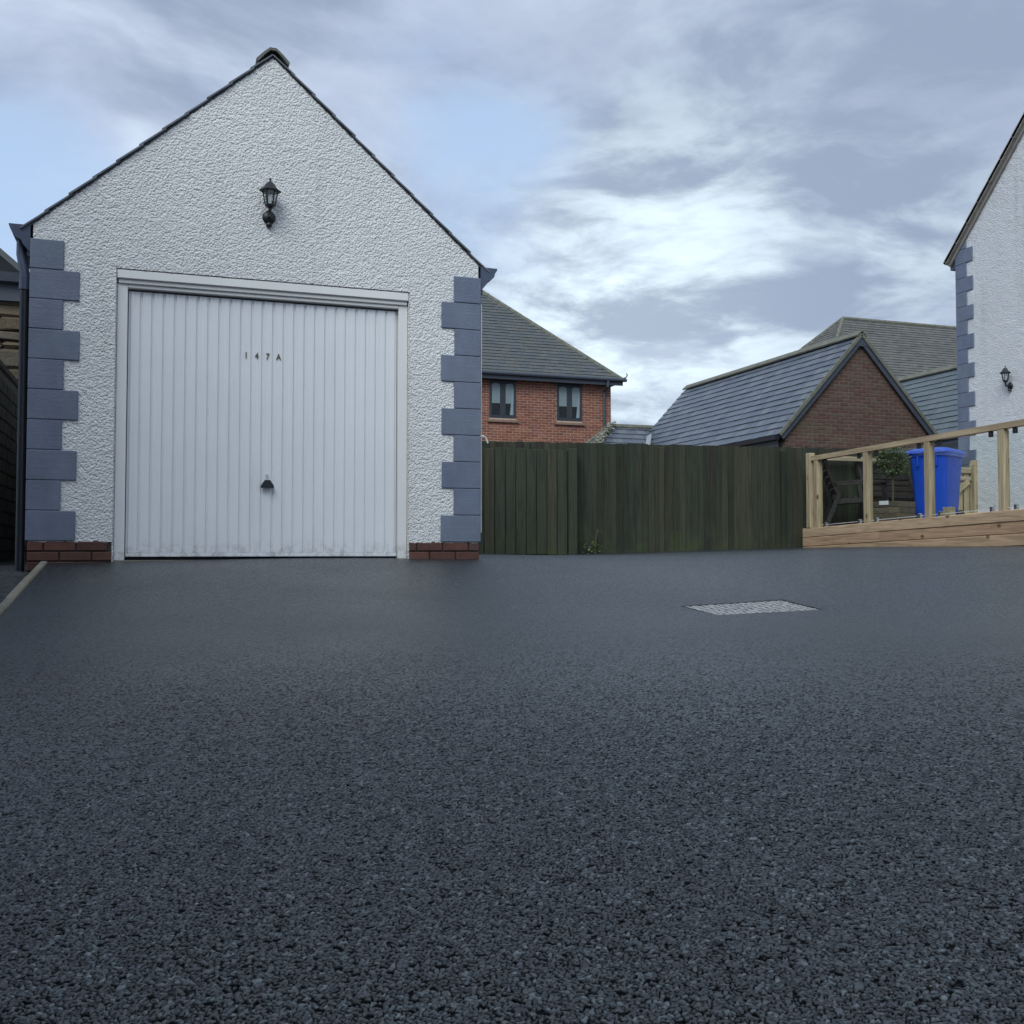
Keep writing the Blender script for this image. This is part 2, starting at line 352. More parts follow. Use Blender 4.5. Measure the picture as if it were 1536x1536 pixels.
class MB:
    def __init__(s): s.v = []; s.f = []; s.m = Matrix.Identity(4)
    def raw(s, vs, fs):
        k = len(s.v); s.v += [tuple(s.m @ Vector(p)) for p in vs]; s.f += [tuple(i + k for i in q) for q in fs]; return s
    def box(s, x0, x1, y0, y1, z0, z1):
        return s.raw([(x0, y0, z0), (x1, y0, z0), (x1, y1, z0), (x0, y1, z0), (x0, y0, z1), (x1, y0, z1), (x1, y1, z1), (x0, y1, z1)],
                     [(0, 3, 2, 1), (4, 5, 6, 7), (0, 1, 5, 4), (1, 2, 6, 5), (2, 3, 7, 6), (3, 0, 4, 7)])
    def cbox(s, x0, x1, y0, y1, z0, z1, c=0.004):
        """box with chamfered edges"""
        X = (x0, x1); Y = (y0, y1); Z = (z0, z1); vs = []; idx = {}
        for i in (0, 1):
            for j in (0, 1):
                for k in (0, 1):
                    sx, sy, sz = (1 if i == 0 else -1), (1 if j == 0 else -1), (1 if k == 0 else -1)
                    for a in range(3):
                        p = [X[i] + sx * c, Y[j] + sy * c, Z[k] + sz * c]; p[a] = (X[i], Y[j], Z[k])[a]
                        idx[i, j, k, a] = len(vs); vs.append(tuple(p))
        fs = []
        for a in range(3):
            o = [q for q in range(3) if q != a]
            for e in (0, 1):
                def key(u, v, a=a, o=o, e=e):
                    t = [0, 0, 0]; t[a] = e; t[o[0]] = u; t[o[1]] = v; return (*t, a)
                q = [idx[key(0, 0)], idx[key(1, 0)], idx[key(1, 1)], idx[key(0, 1)]]
                flip = (a == 1) ^ (e == 0)
                fs.append(tuple(reversed(q)) if flip else tuple(q))
        for a in range(3):          # edges running along axis a
            o = [q for q in range(3) if q != a]
            for u in (0, 1):
                for w in (0, 1):
                    def kk(end, face):
                        t = [0, 0, 0]; t[a] = end; t[o[0]] = u; t[o[1]] = w; return idx[(*t, face)]
                    q = [kk(0, o[0]), kk(1, o[0]), kk(1, o[1]), kk(0, o[1])]
                    fs.append(tuple(q))
        for i in (0, 1):
            for j in (0, 1):
                for k in (0, 1): fs.append((idx[i, j, k, 0], idx[i, j, k, 1], idx[i, j, k, 2]))
        return s.raw(vs, fs)
    def prism(s, poly, d):
        """poly: 3D loop, d: extrusion vector"""
        n = len(poly); d = Vector(d)
        vs = [Vector(p) for p in poly] + [Vector(p) + d for p in poly]
        fs = [tuple(range(n - 1, -1, -1)), tuple(range(n, 2 * n))] + [(i, (i + 1) % n, (i + 1) % n + n, i + n) for i in range(n)]
        return s.raw(vs, fs)
    def beam(s, a, b, w, h, up=(0, 0, 1), c=0):
        """rectangular bar from a to b, w across, h along up"""
        a = Vector(a); b = Vector(b); d = (b - a).normalized(); sd = d.cross(Vector(up)).normalized(); u = sd.cross(d)
        p = [a + sd * (w / 2) * i + u * (h / 2) * j for i, j in ((-1, -1), (1, -1), (1, 1), (-1, 1))]
        return s.prism(p, b - a)
    def tube(s, path, r, n=8, caps=True):
        path = [Vector(p) for p in path]; rs = r if isinstance(r, (list, tuple)) else [r] * len(path)
        k = len(s.v); vs = []; fs = []
        ref = None
        for i, p in enumerate(path):
            d = (path[min(i + 1, len(path) - 1)] - path[max(i - 1, 0)]).normalized()
            if ref is None: ref = d.orthogonal().normalized()
            ref = (ref - d * ref.dot(d)).normalized(); w = d.cross(ref)
            for j in range(n):
                a = 2 * math.pi * j / n; vs.append(p + (ref * math.cos(a) + w * math.sin(a)) * rs[i])
        for i in range(len(path) - 1):
            for j in range(n): fs.append((i * n + j, i * n + (j + 1) % n, (i + 1) * n + (j + 1) % n, (i + 1) * n + j))
        if caps: fs += [tuple(range(n - 1, -1, -1)), tuple((len(path) - 1) * n + j for j in range(n))]
        return s.raw(vs, fs)
    def lathe(s, prof, n=16, c=(0, 0, 0), axis='z', phase=0.0):
        vs = []; fs = []
        for r, z in prof:
            for j in range(n):
                a = 2 * math.pi * (j + phase) / n
                p = (r * math.cos(a), r * math.sin(a), z) if axis == 'z' else ((r * math.cos(a), z, r * math.sin(a)) if axis == 'y' else (z, r * math.cos(a), r * math.sin(a)))
                vs.append((p[0] + c[0], p[1] + c[1], p[2] + c[2]))
        for i in range(len(prof) - 1):
            for j in range(n): fs.append((i * n + j, i * n + (j + 1) % n, (i + 1) * n + (j + 1) % n, (i + 1) * n + j))
        fs += [tuple(range(n - 1, -1, -1)), tuple((len(prof) - 1) * n + j for j in range(n))]
        return s.raw(vs, fs)
    def mesh(s, name, mat=None, smooth=False):
        me = bpy.data.meshes.new(name); me.from_pydata(s.v, [], s.f); me.update()
        import bmesh
        bm = bmesh.new(); bm.from_mesh(me); bmesh.ops.recalc_face_normals(bm, faces=bm.faces); bm.to_mesh(me); bm.free()
        if mat: me.materials.append(MAT[mat])
        if smooth:
            me.polygons.foreach_set('use_smooth', [True] * len(me.polygons))
            me.set_sharp_from_angle(angle=R(38))
        return me
    def build(s, name, mat, parent=None, smooth=False, basis=None):
        return place(bpy.data.objects.new(name, s.mesh(name, mat, smooth)), parent, basis)

def np_mesh(name, co, quads, mat, smooth=True):
    me = bpy.data.meshes.new(name)
    me.vertices.add(len(co)); me.vertices.foreach_set('co', np.ascontiguousarray(co, np.float32).ravel())
    nf, w = quads.shape
    me.loops.add(nf * w); me.loops.foreach_set('vertex_index', quads.astype(np.int32).ravel())
    me.polygons.add(nf); me.polygons.foreach_set('loop_start', np.arange(0, nf * w, w, dtype=np.int32))
    me.update(calc_edges=True); me.validate()
    if smooth: me.polygons.foreach_set('use_smooth', np.ones(nf, bool))
    me.materials.append(MAT[mat]); me.update()
    return me

def pieces(name, parent, variants, mats, limit=300):
    """many alike pieces: the nearest as objects sharing meshes, the rest joined into one 'stuff' part.
    mats: list of 4x4 matrices; variants: list of meshes"""
    def key(M):
        p = M.translation - CAM; d = p.length
        a = abs(math.atan2(p.x, p.y) - PSI)
        return d + (1000 if a > R(28) else 0)
    order = sorted(mats, key=key)
    for i, M in enumerate(order[:limit]):
        o = bpy.data.objects.new(name, random.choice(variants)); place(o, parent, M)
    rest = order[limit:]
    if rest:
        V = []; F = []; A = []; k = 0
        tmpl = [([v.co.copy() for v in me.vertices], [tuple(p.vertices) for p in me.polygons]) for me in variants]
        for M in rest:
            vs, fs = random.choice(tmpl); V += [tuple(M @ p) for p in vs]; F += [tuple(i + k for i in f) for f in fs]; k += len(vs)
            A += [random.random()] * len(vs)
        me = bpy.data.meshes.new(name + '_rest'); me.from_pydata(V, [], F); me.update()
        at = me.attributes.new('var', 'FLOAT', 'POINT'); at.data.foreach_set('value', A)
        me.materials.append(variants[0].materials[0])
        o = bpy.data.objects.new(name + '_remainder', me); place(o, parent); o['kind'] = 'stuff'

def basis_from(o, ex, ey, ez):
    M = Matrix.Identity(4)
    for i, e in enumerate((ex, ey, ez)):
        for j in range(3): M[j][i] = e[j]
    M.translation = o
    return M
def brick_wall(parent, origin, ux, length, height, mat, inside=None, bl=0.213, bh=0.063, depth=0.03, joint=0.012, name='brick', limit=300, out=None, proud=0.006, holes=()):
    """stretcher-bond bricks on a vertical face. ux: direction along the wall, out: outward normal"""
    ux = Vector(ux).normalized(); uz = Vector((0, 0, 1)); out = Vector(out)
    fulls = [MB().cbox(-bl / 2, bl / 2, -depth, proud + q, -bh / 2, bh / 2, 0.004).mesh(name, mat) for q in (0.0, 0.0015, 0.003)]
    M = []; z = bh / 2; row = 0; halfs = []
    pitch = bl + joint
    while z < height - bh * 0.3:
        x = (0 if row % 2 == 0 else -pitch / 2)
        while x < length - 0.02:
            a = max(x, 0); b = min(x + bl, length)
            segs = [(a, b)]
            for h0, h1, g0, g1 in holes:
                if g0 < z + bh / 2 - 0.01 and z - bh / 2 + 0.01 < g1:
                    segs = [q for p_, r_ in segs for q in ((p_, min(r_, h0)), (max(p_, h1), r_)) if q[1] - q[0] > 0.03]
            for a, b in segs:
                if b - a <= 0.03: continue
                c = (a + b) / 2
                if inside is None or inside(c, z):
                    B = basis_from(Vector(origin) + ux * c + uz * z, ux, out, uz)
                    M.append(B @ Matrix.Diagonal(((b - a) / bl, 1, 1, 1)))
            x += pitch
        z += bh + joint; row += 1
    pieces(name, parent, fulls, M, limit)
def slate_roof(parent, corner, ux, length, up, run, mat, gauge=0.2, width=0.28, inside=None, limit=300, th=0.012, name='slate'):
    """courses of slates on a plane: corner = eave corner, ux along the eave, up = unit vector up the slope"""
    ux = Vector(ux).normalized(); up = Vector(up).normalized(); n = ux.cross(up)
    if n.z < 0: n = -n
    var = []
    for q in range(4):
        w = width * 0.985
        dz = (0.0, 0.003, 0.006, 0.0015)[q]
        var.append(MB().raw([(-w / 2, 0, dz + 0.012), (w / 2, 0, dz + 0.012), (w / 2, gauge * 1.12, 0.001), (-w / 2, gauge * 1.12, 0.001),
                             (-w / 2, 0, dz + 0.012 + th), (w / 2, 0, dz + 0.012 + th), (w / 2, gauge * 1.12, th * 0.6), (-w / 2, gauge * 1.12, th * 0.6)],
                            [(0, 3, 2, 1), (4, 5, 6, 7), (0, 1, 5, 4), (1, 2, 6, 5), (2, 3, 7, 6), (3, 0, 4, 7)]).mesh(name, mat))
    M = []; k = 0; s = 0.0
    while s < run - 0.02:
        x = -(width / 2 if k % 2 else 0.0)
        while x < length - 0.02:
            a = max(x, 0); b = min(x + width, length); c = (a + b) / 2
            if b - a > 0.04 and (inside is None or inside(c, s + gauge * 0.5)):
                j = random.uniform(-0.004, 0.004); fit = min(1.0, (run - s) / (gauge * 1.12))
                B = basis_from(Vector(corner) + ux * c + up * (s + j), ux, up, n)
                M.append(B @ Matrix.Diagonal(((b - a) / width, fit, 1, 1)))
            x += width
        s += gauge; k += 1
    pieces(name, parent, var, M, limit)

# ------------------------------------------------------------------ ground
GP = np.array([(-2, -4, -.14), (4, -4, -.06), (0, 0, 0), (-3, 0, -.05), (3.5, 0, .06), (8, 0, .25), (0, 1.5, 0.0), (2.2, 1.5, .05), (0, 3, .03), (2.2, 3.2, .09),
               (-.8, 4.5, .055), (-.8, 5.97, .157), (-.8, 6.6, .225), (-.8, 7.24, .294), (-.8, 8.3, .408), (.8, 8.36, .440), (2.55, 8.36, .436),
               (2.96, 5.54, .19), (3.5, 5.35, .198), (3.6, 5.0, .165), (3.67, 13, .421), (6.2, 13, .482), (8.9, 13, .555),
               (8.9, 6.5, .555), (8.9, 9.5, .560), (8.9, 12.6, .558), (6, 5, .33), (5.2, 2.2, .15), (-4, 6, .16), (-4, 9, .42), (-3, 3, 0), (-2, 13, .42), (13, 8, .6), (13, 13, .6), (5, 9.5, .46)])
def tps(d2): return np.where(d2 > 1e-12, d2 * np.log(np.maximum(d2, 1e-12)), 0)
_d = ((GP[:, None, :2] - GP[None, :, :2]) ** 2).sum(-1); _n = len(GP)
_A = np.zeros((_n + 3, _n + 3)); _A[:_n, :_n] = tps(_d) + np.eye(_n) * 0.15
_A[:_n, _n] = 1; _A[:_n, _n + 1:] = GP[:, :2]; _A[_n, :_n] = 1; _A[_n + 1:, :_n] = GP[:, :2].T
_w = np.linalg.solve(_A, np.concatenate([GP[:, 2], np.zeros(3)]))
def gz(x, y):
    x = np.asarray(x, float); y = np.asarray(y, float)
    z = _w[_n] + _w[_n + 1] * x + _w[_n + 2] * y
    for i in range(_n): z = z + _w[i] * tps((x - GP[i, 0]) ** 2 + (y - GP[i, 1]) ** 2)
    return z
def hash2(i, j, k):
    h = (i.astype(np.int64) * 374761393 + j.astype(np.int64) * 668265263 + k * 2147483647) & 0xffffffff
    h = ((h ^ (h >> 13)) * 1274126177) & 0xffffffff
    h = ((h ^ (h >> 16)) * 2246822519) & 0xffffffff
    return ((h ^ (h >> 15)) & 0xffff) / 65535.0
def chips(x, y, cell, seed=0, ids=False, gap=0.0, tilt=0.6, lost=-1.0):
    """height of packed chippings: jittered cells, each with its own level and tilt"""
    gx = np.floor(x / cell); gy = np.floor(y / cell)
    best = np.full(x.shape, 9e9); second = best.copy(); hh = np.zeros(x.shape); ident = np.zeros(x.shape)
    for di in (-1, 0, 1):
        for dj in (-1, 0, 1):
            i = gx + di; j = gy + dj
            cx = (i + 0.03 + 0.94 * hash2(i, j, 1 + seed)) * cell; cy = (j + 0.03 + 0.94 * hash2(i, j, 2 + seed)) * cell
            lv = hash2(i, j, 3 + seed); tx = hash2(i, j, 4 + seed) - 0.5; ty = hash2(i, j, 5 + seed) - 0.5
            dx = x - cx; dy = y - cy
            ca, sa = np.cos(lv * 37.0), np.sin(lv * 37.0); ea = 0.78 + 0.5 * hash2(i, j, 6 + seed)
            du, dv = (dx * ca + dy * sa) * ea, (dy * ca - dx * sa) / ea
            d = (np.sqrt(du * du + dv * dv) * 0.55 + (np.abs(du) + np.abs(dv)) * 0.36) / cell - (tx * ty) * 1.1 + 0.3
            h = 0.55 + 0.45 * lv + (tx * dx + ty * dy) / cell * tilt - (dx * dx + dy * dy) / (cell * cell) * 0.10
            h = np.where(lv < lost, 0.0, h)
            m = d < best
            second = np.where(m, best, np.minimum(second, d)); best = np.where(m, d, best); hh = np.where(m, h, hh); ident = np.where(m, np.where(lv < lost, -1.0, hash2(i, j, 7 + seed)), ident)
    edge = np.clip((second - best - gap) / 0.13, 0, 1)
    out = np.clip(hh, 0, 1.3) * edge
    return (out, np.clip(ident, 0, 1), np.where(ident < 0, 1.0, 1 - edge)) if ids else out

KERB_X = -0.80; RX_EDGE = 9.02
MH = [(2.91, 5.00), (3.60, 5.00), (3.60, 5.42), (2.91, 5.42)]      # sunken inspection cover
def driveway():
    fine = np.radians(np.arange(-28.5, 28.5001, 0.082))
    left = np.radians(np.arange(-180, -29, 2.5)); right = np.radians(np.arange(30, 180, 2.5))
    ang = np.concatenate([left, fine, right])                       # relative to the view heading
    r = [0.0, 0.25, 0.5]
    q = 0.8
    while q < 17: r.append(q); q *= 1 + 0.0014 + 0.0010 * max(0.0, q - 2.0) ** 1.3 * 0.45
    r = np.array(r)
    AA, RR = np.meshgrid(ang + PSI, r, indexing='xy')
    x = RR * np.sin(AA); y = RR * np.cos(AA)
    z = gz(x, y)
    sp = RR * 0.0023
    amp = np.where((AA - PSI > R(-28.6)) & (AA - PSI < R(28.6)) & (RR > 0.7), 1.0, 0.0) * np.clip(1.10 - (RR - 1.2) / 7.0, 0.40, 1.0)
    hc, chip, mastic = chips(x + 0.002 * np.sin(y * 310), y + 0.002 * np.sin(x * 270), 0.0070, 0, True, 0.080, 1.0, 0.030)
    z = z + amp * (0.0035 * hc - 0.0025 + 0.0012 * chips(x + 31, y + 17, 0.0150, 9))
    far = np.clip((RR - 2.8) / 2.4, 0, 1)                            # chips finer than the mesh: let the mean take over
    mastic = mastic + (0.24 - mastic) * far * 0.9; chip = chip + (0.56 - chip) * far * 0.75
    z = z + 0.004 * np.sin(x * 2.3 + 1.0) * np.sin(y * 1.9 + 0.4)
    co = np.stack([x, y, z], -1).reshape(-1, 3)
    nr, na = x.shape
    i = np.arange(nr - 1)[:, None] * na + np.arange(na - 1)[None, :]
    qd = np.stack([i, i + na, i + na + 1, i + 1], -1).reshape(-1, 4)
    # close the ring
    i2 = np.arange(nr - 1) * na
    qd = np.concatenate([qd, np.stack([i2 + na - 1, i2 + 2 * na - 1, i2 + na, i2], -1)])
    c = co[qd].mean(1)
    keep = (c[:, 0] > KERB_X - 0.01) & ~((c[:, 0] > MH[0][0]) & (c[:, 0] < MH[1][0]) & (c[:, 1] > MH[0][1]) & (c[:, 1] < MH[2][1])) & (c[:, 1] < 13.4)
    keep &= ~((c[:, 1] > 8.44) & (c[:, 0] < 2.5)) & ~((c[:, 0] > RX_EDGE) & (c[:, 1] > 4.5))
    qd = qd[keep]
    used = np.unique(qd); re = np.full(len(co), -1); re[used] = np.arange(len(used))
    me = np_mesh('driveway', co[used], re[qd], 'asphalt', False)
    me.attributes.new('chip', 'FLOAT', 'POINT').data.foreach_set('value', chip.reshape(-1)[used].astype(np.float32))
    me.attributes.new('mastic', 'FLOAT', 'POINT').data.foreach_set('value', np.where(amp > 0, mastic, 0.26).reshape(-1)[used].astype(np.float32))
    tag(place(bpy.data.objects.new('driveway', me)), 'freshly laid black asphalt driveway', None, None, 'structure')
driveway()

g = MB().box(-300, 300, -300, 300, -1.4, -1.2).build('ground', 'earth'); tag(g, 'dark bare ground around the plots', None, None, 'structure')
def path():
    xs = np.concatenate([[-12, -6], np.linspace(-3.2, KERB_X - 0.05, 60)]); ys = np.concatenate([np.linspace(-4, 4, 9), np.linspace(4.1, 10.6, 150), [12, 16]])
    X, Y = np.meshgrid(xs, ys)
    lump = chips(X, Y, 0.11, 3) * 0.022 + chips(X, Y, 0.05, 5) * 0.010
    Z = gz(X, Y) - 0.085 + lump
    Z = np.where(Y > 11, 0.33, Z)
    co = np.stack([X, Y, Z], -1).reshape(-1, 3); nr, na = X.shape
    i = np.arange(nr - 1)[:, None] * na + np.arange(na - 1)[None, :]
    me = np_mesh('side_path', co, np.stack([i, i + 1, i + na + 1, i + na], -1).reshape(-1, 4), 'wet_rubble')
    tag(place(bpy.data.objects.new('side_path', me)), 'dark rubble strip between kerb and old wall', None, None, 'structure')
path()
def kerb():
    root = thing('kerb', (KERB_X - 0.03, 6, 0.1), 'weathered concrete edging strip along left side of asphalt', None); del_cat = root; root['kind'] = 'structure'
    y = 8.33; 
    while y > 0.2:
        y2 = max(y - 0.9, 0.1)
        a, b = float(gz(KERB_X, y)), float(gz(KERB_X, y2)); w = 0.052; j = random.uniform(-0.006, 0.006)
        x0, x1 = KERB_X - w + j, KERB_X + j
        poly = [(x0, y - 0.004, a - 0.12), (x1, y - 0.004, a - 0.12), (x1, y - 0.004, a + 0.010), (x1 - 0.006, y - 0.004, a + 0.018), (x0 + 0.008, y - 0.004, a + 0.018), (x0, y - 0.004, a + 0.008)]
        MB().prism(poly, (0, y2 - y + 0.008, b - a)).build('edging_block', 'concrete_edging', root)
        y = y2
kerb()

# ------------------------------------------------------------------ garage
D = 8.36; GX0, GX1 = -0.943, 2.549; GXC = (GX0 + GX1) / 2; EAVE = 2.955; APEX = 4.50
def roofline(x): return EAVE + (APEX - EAVE) * (1 - np.abs(x - GXC) / (GXC - GX0))
DX0, DX1, DZ1 = -0.352, 1.938, 2.672
garage = thing('garage', (GXC, D + 2.7, 0.44), 'white roughcast garage with gable front, grey quoins and ribbed up-and-over door numbered 147A', 'garage')
def rough_sheet(name, mat, parent, us, vs, mask, to3, amp, cell):
    U, V = np.meshgrid(us, vs)
    h = amp * (0.62 * chips(U, V * 1.25, cell, 11) + 0.38 * chips(U + 5, V * 1.1 + 3, cell * 0.52, 21))
    # soften the cell walls
    for _ in range(1):
        h = (h + np.roll(h, 1, 0) + np.roll(h, -1, 0) + np.roll(h, 1, 1) + np.roll(h, -1, 1)) / 5
    co = to3(U, V, h).reshape(-1, 3)
    nr, na = U.shape
    i = np.arange(nr - 1)[:, None] * na + np.arange(na - 1)[None, :]
    q = np.stack([i, i + 1, i + na + 1, i + na], -1).reshape(-1, 4)
    cu = U.reshape(-1)[q].mean(1); cv = V.reshape(-1)[q].mean(1)
    q = q[mask(cu, cv)]
    used = np.unique(q); re = np.full(len(co), -1); re[used] = np.arange(len(used))
    return place(bpy.data.objects.new(name, np_mesh(name, co[used], re[q], mat)), parent)
def build_garage():
    # front wall core with the door opening, then the cast coat on it
    core = MB()
    for x0, x1 in ((GX0, DX0), (DX1, GX1)):
        core.prism([(x0, D, 0.35), (x1, D, 0.35), (x1, D, float(roofline(x1))), (x0, D, float(roofline(x0)))], (0, 0.2, 0))
    core.prism([(DX0, D, DZ1), (DX1, D, DZ1), (DX1, D, float(roofline(DX1))), (GXC, D, APEX), (DX0, D, float(roofline(DX0)))], (0, 0.2, 0))
    core.box(GX0, GX0 + 0.2, D + 0.2, D + 5.5, 0.2, EAVE); core.box(GX1 - 0.2, GX1, D + 0.2, D + 5.5, 0.2, EAVE)
    core.prism([(GX0, D + 5.3, 0.2), (GX1, D + 5.3, 0.2), (GX1, D + 5.3, EAVE), (GXC, D + 5.3, APEX), (GX0, D + 5.3, EAVE)], (0, 0.2, 0))
    wall = core.build('wall', 'white_roughcast', garage)
    us = np.arange(GX0, GX1 + 0.001, 0.008); vs = np.arange(0.565, APEX, 0.008)
    def mask(u, v): return (v < roofline(u) - 0.003) & ~((u > DX0 - 0.004) & (u < DX1 + 0.004) & (v < DZ1 + 0.004)) & (v > 0.572 + 0.008 * np.sin(u * 43) * np.sin(u * 17))
    rough_sheet('roughcast_coat', 'white_roughcast', garage, us, vs, mask, lambda u, v, h: np.stack([u, D - 0.004 - h, v], -1), 0.0125, 0.027)
    # quoin blocks, proud of the coat, alternate short and long, wrapping the corners
    for side in (0, 1):
        for k in range(10):
            z0 = 0.578 + k * 0.2268; w = (0.33 if k % 2 == 0 else 0.22) + random.uniform(-0.006, 0.006)
            if side == 0: a, b = GX0 - 0.018, GX0 + w
            else: a, b = GX1 - w, GX1 + 0.018
            tilt = random.uniform(-0.003, 0.003)
            m = MB(); m.cbox(a, b, D - 0.027 + tilt * 0.4, D + (0.22 if k % 2 == 0 else 0.33), z0 + 0.0015, z0 + 0.2253, 0.005)
            m.build('quoin_block', 'quoin_paint', garage)
    # brick plinth
    MB().box(GX0 - 0.002, DX0 - 0.012, D - 0.004, D + 0.1, 0.25, 0.574).build('plinth_mortar', 'dark_mortar', garage)
    MB().box(DX1 + 0.012, GX1 + 0.002, D - 0.004, D + 0.1, 0.25, 0.574).build('plinth_mortar', 'dark_mortar', garage)
    for x0, x1, stag in ((GX0 - 0.004, DX0 - 0.012, 0.0), (DX1 + 0.012, GX1 + 0.004, 0.05)):
        for row in range(4):
            z1 = 0.570 - row * 0.075; x = x0 - (0.11 if row % 2 == 0 else 0.0) - stag
            while x < x1:
                a, b = max(x, x0), min(x + 0.215, x1)
                if b - a > 0.025:
                    MB().cbox(a, b, D - 0.020 - random.uniform(0, 0.003), D + 0.05, z1 - 0.065, z1, 0.005).build('brick', 'plinth_brick', garage)
                x += 0.225
    # door frame: jambs, head with two stepped mouldings
    fr = MB()
    fr.cbox(DX0 + 0.002, DX0 + 0.078, D + 0.030, D + 0.12, 0.43, DZ1 - 0.105, 0.004)
    fr.build('door_jamb', 'white_timber', garage)
    MB().cbox(DX1 - 0.078, DX1 - 0.002, D + 0.030, D + 0.12, 0.43, DZ1 - 0.105, 0.004).build('door_jamb', 'white_timber', garage)
    hd = MB().cbox(DX0 + 0.002, DX1 - 0.002, D - 0.008, D + 0.12, DZ1 - 0.070, DZ1 - 0.004, 0.004).build('door_head', 'white_timber', garage)
    MB().cbox(DX0 + 0.010, DX1 - 0.010, D + 0.012, D + 0.12, DZ1 - 0.104, DZ1 - 0.071, 0.004).build('moulding', 'white_timber', hd)
    MB().cbox(DX0 + 0.079, DX1 - 0.079, D + 0.030, D + 0.12, DZ1 - 0.132, DZ1 - 0.105, 0.003).build('moulding', 'white_timber', hd)
    MB().box(DX0, DX1, D + 0.02, D + 0.2, 0.38, 0.432).build('threshold', 'slab_stone', garage)
    # ribbed steel door
    x0, x1, z0, z1 = -0.268, 1.854, 0.470, 2.540
    dm = MB().box(x0, x1, D + 0.084, D + 0.110, z0 - 0.004, z1 - 0.014)
    door = dm.build('door', 'white_door_paint', garage)
    n = 25; p = (x1 - x0 - 0.016) / n
    for k in range(n):
        a = x0 + 0.008 + k * p
        prof = [(a + 0.004, D + 0.0835), (a + 0.013, D + 0.070), (a + p * 0.46, D + 0.0715), (a + p * 0.50, D + 0.0695), (a + p - 0.012, D + 0.070), (a + p - 0.0035, D + 0.0835)]
        MB().prism([(q[0], q[1], z0 + 0.018) for q in prof], (0, 0, z1 - z0 - 0.036)).build('rib', 'white_door_paint', door)
    MB().cbox(x0, x1, D + 0.066, D + 0.083, z0 - 0.012, z0 + 0.014, 0.003).build('bottom_rail', 'white_door_paint', door)
    MB().box(x0 - 0.02, x1 + 0.02, D + 0.112, D + 0.13, 0.42, z1 + 0.03).build('dark_gap', 'room_dark', door)
    hx = 0.795
    h = MB(); h.prism([(hx - 0.052, D + 0.030, 1.008), (hx + 0.052, D + 0.030, 1.008), (hx + 0.050, D + 0.030, 1.028), (hx + 0.020, D + 0.030, 1.072), (hx - 0.020, D + 0.030, 1.072), (hx - 0.050, D + 0.030, 1.028)], (0, 0.028, 0))
    h.tube([(hx, D + 0.04, 1.045), (hx, D + 0.075, 1.045)], 0.012)
    h.build('handle', 'black_metal', door)
    k = MB(); k.tube([(hx - 0.002, D + 0.058, 1.112), (hx - 0.002, D + 0.072, 1.112)], 0.010, 10); k.box(hx - 0.006, hx + 0.003, D + 0.060, D + 0.072, 1.088, 1.110)
    k.build('lock', 'steel', door)
    # house number, one figure to a rib
    for ch, cx in zip('147A', (0.615, 0.699, 0.785, 0.871)):
        cu = bpy.data.curves.new('numeral', 'FONT'); cu.body = ch; cu.size = 0.070; cu.extrude = 0.002; cu.align_x = 'CENTER'; cu.offset = 0.0012
        ob = bpy.data.objects.new('tmp', cu); COL.objects.link(ob)
        me = bpy.data.meshes.new_from_object(ob.evaluated_get(bpy.context.evaluated_depsgraph_get()))
        bpy.data.objects.remove(ob)
        me.materials.clear(); me.materials.append(MAT['brass_letter']); me.name = 'numeral'
        o = bpy.data.objects.new('numeral', me)
        M = Matrix.Translation((cx + 0.006, D + 0.0665, 2.052)) @ Matrix.Rotation(R(90), 4, 'X') @ Matrix.Diagonal((0.80, 1, 1, 1))
        place(o, door, M)
    # roof: courses of slate with stepped ends at the verge, ridge tiles
    half = GXC - GX0; pitch = math.atan2(APEX - EAVE, half)
    roof = MB()
    for sgn in (-1, 1):
        e = GXC + sgn * (half + 0.06); ze = EAVE - 0.06 * math.tan(pitch)
        roof.prism([(GXC, D - 0.004, APEX + 0.004), (e, D - 0.004, ze + 0.004), (e, D - 0.004, ze + 0.018), (GXC, D - 0.004, APEX + 0.018)], (0, 5.52, 0))
    roof = roof.build('roof', 'slate_edge', garage)
    for sgn in (-1, 1):
        L = math.hypot(half + 0.08, (half + 0.08) * math.tan(pitch)); nc = 11; gq = L / nc
        dx, dz = -sgn * math.cos(pitch), math.sin(pitch)
        nx, nz = sgn * math.sin(pitch), math.cos(pitch)
        ex, ez = GXC + sgn * (half + 0.08), EAVE - 0.08 * math.tan(pitch) + 0.016
        for k in range(nc):
            s0, s1 = k * gq, (k + 1.12) * gq; j = random.uniform(-0.008, 0.006)
            if k == nc - 1: s1 = L
            pts = [(s0, 0.008), (s1, -0.002), (s1, 0.009), (s0, 0.020)]
            MB().prism([(ex + dx * a + nx * b, D - 0.030 + j, ez + dz * a + nz * b) for a, b in pts], (0, 5.56, 0)).build('slate_course', 'slate_edge', roof)
    y = D - 0.045
    while y < D + 5.4:
        t = 0.44; prof = []
        for a in (-1, -0.55, -0.2, 0.2, 0.55, 1):
            prof.append((GXC + a * 0.132, y, APEX + 0.085 - abs(a) ** 1.25 * 0.118))
        inner = [(p[0] * 0.9 + GXC * 0.1, y, p[2] - 0.022) for p in reversed(prof)]
        MB().prism(prof + inner, (0, t, 0)).build('ridge_tile', 'ridge_concrete', roof)
        y += t + 0.004
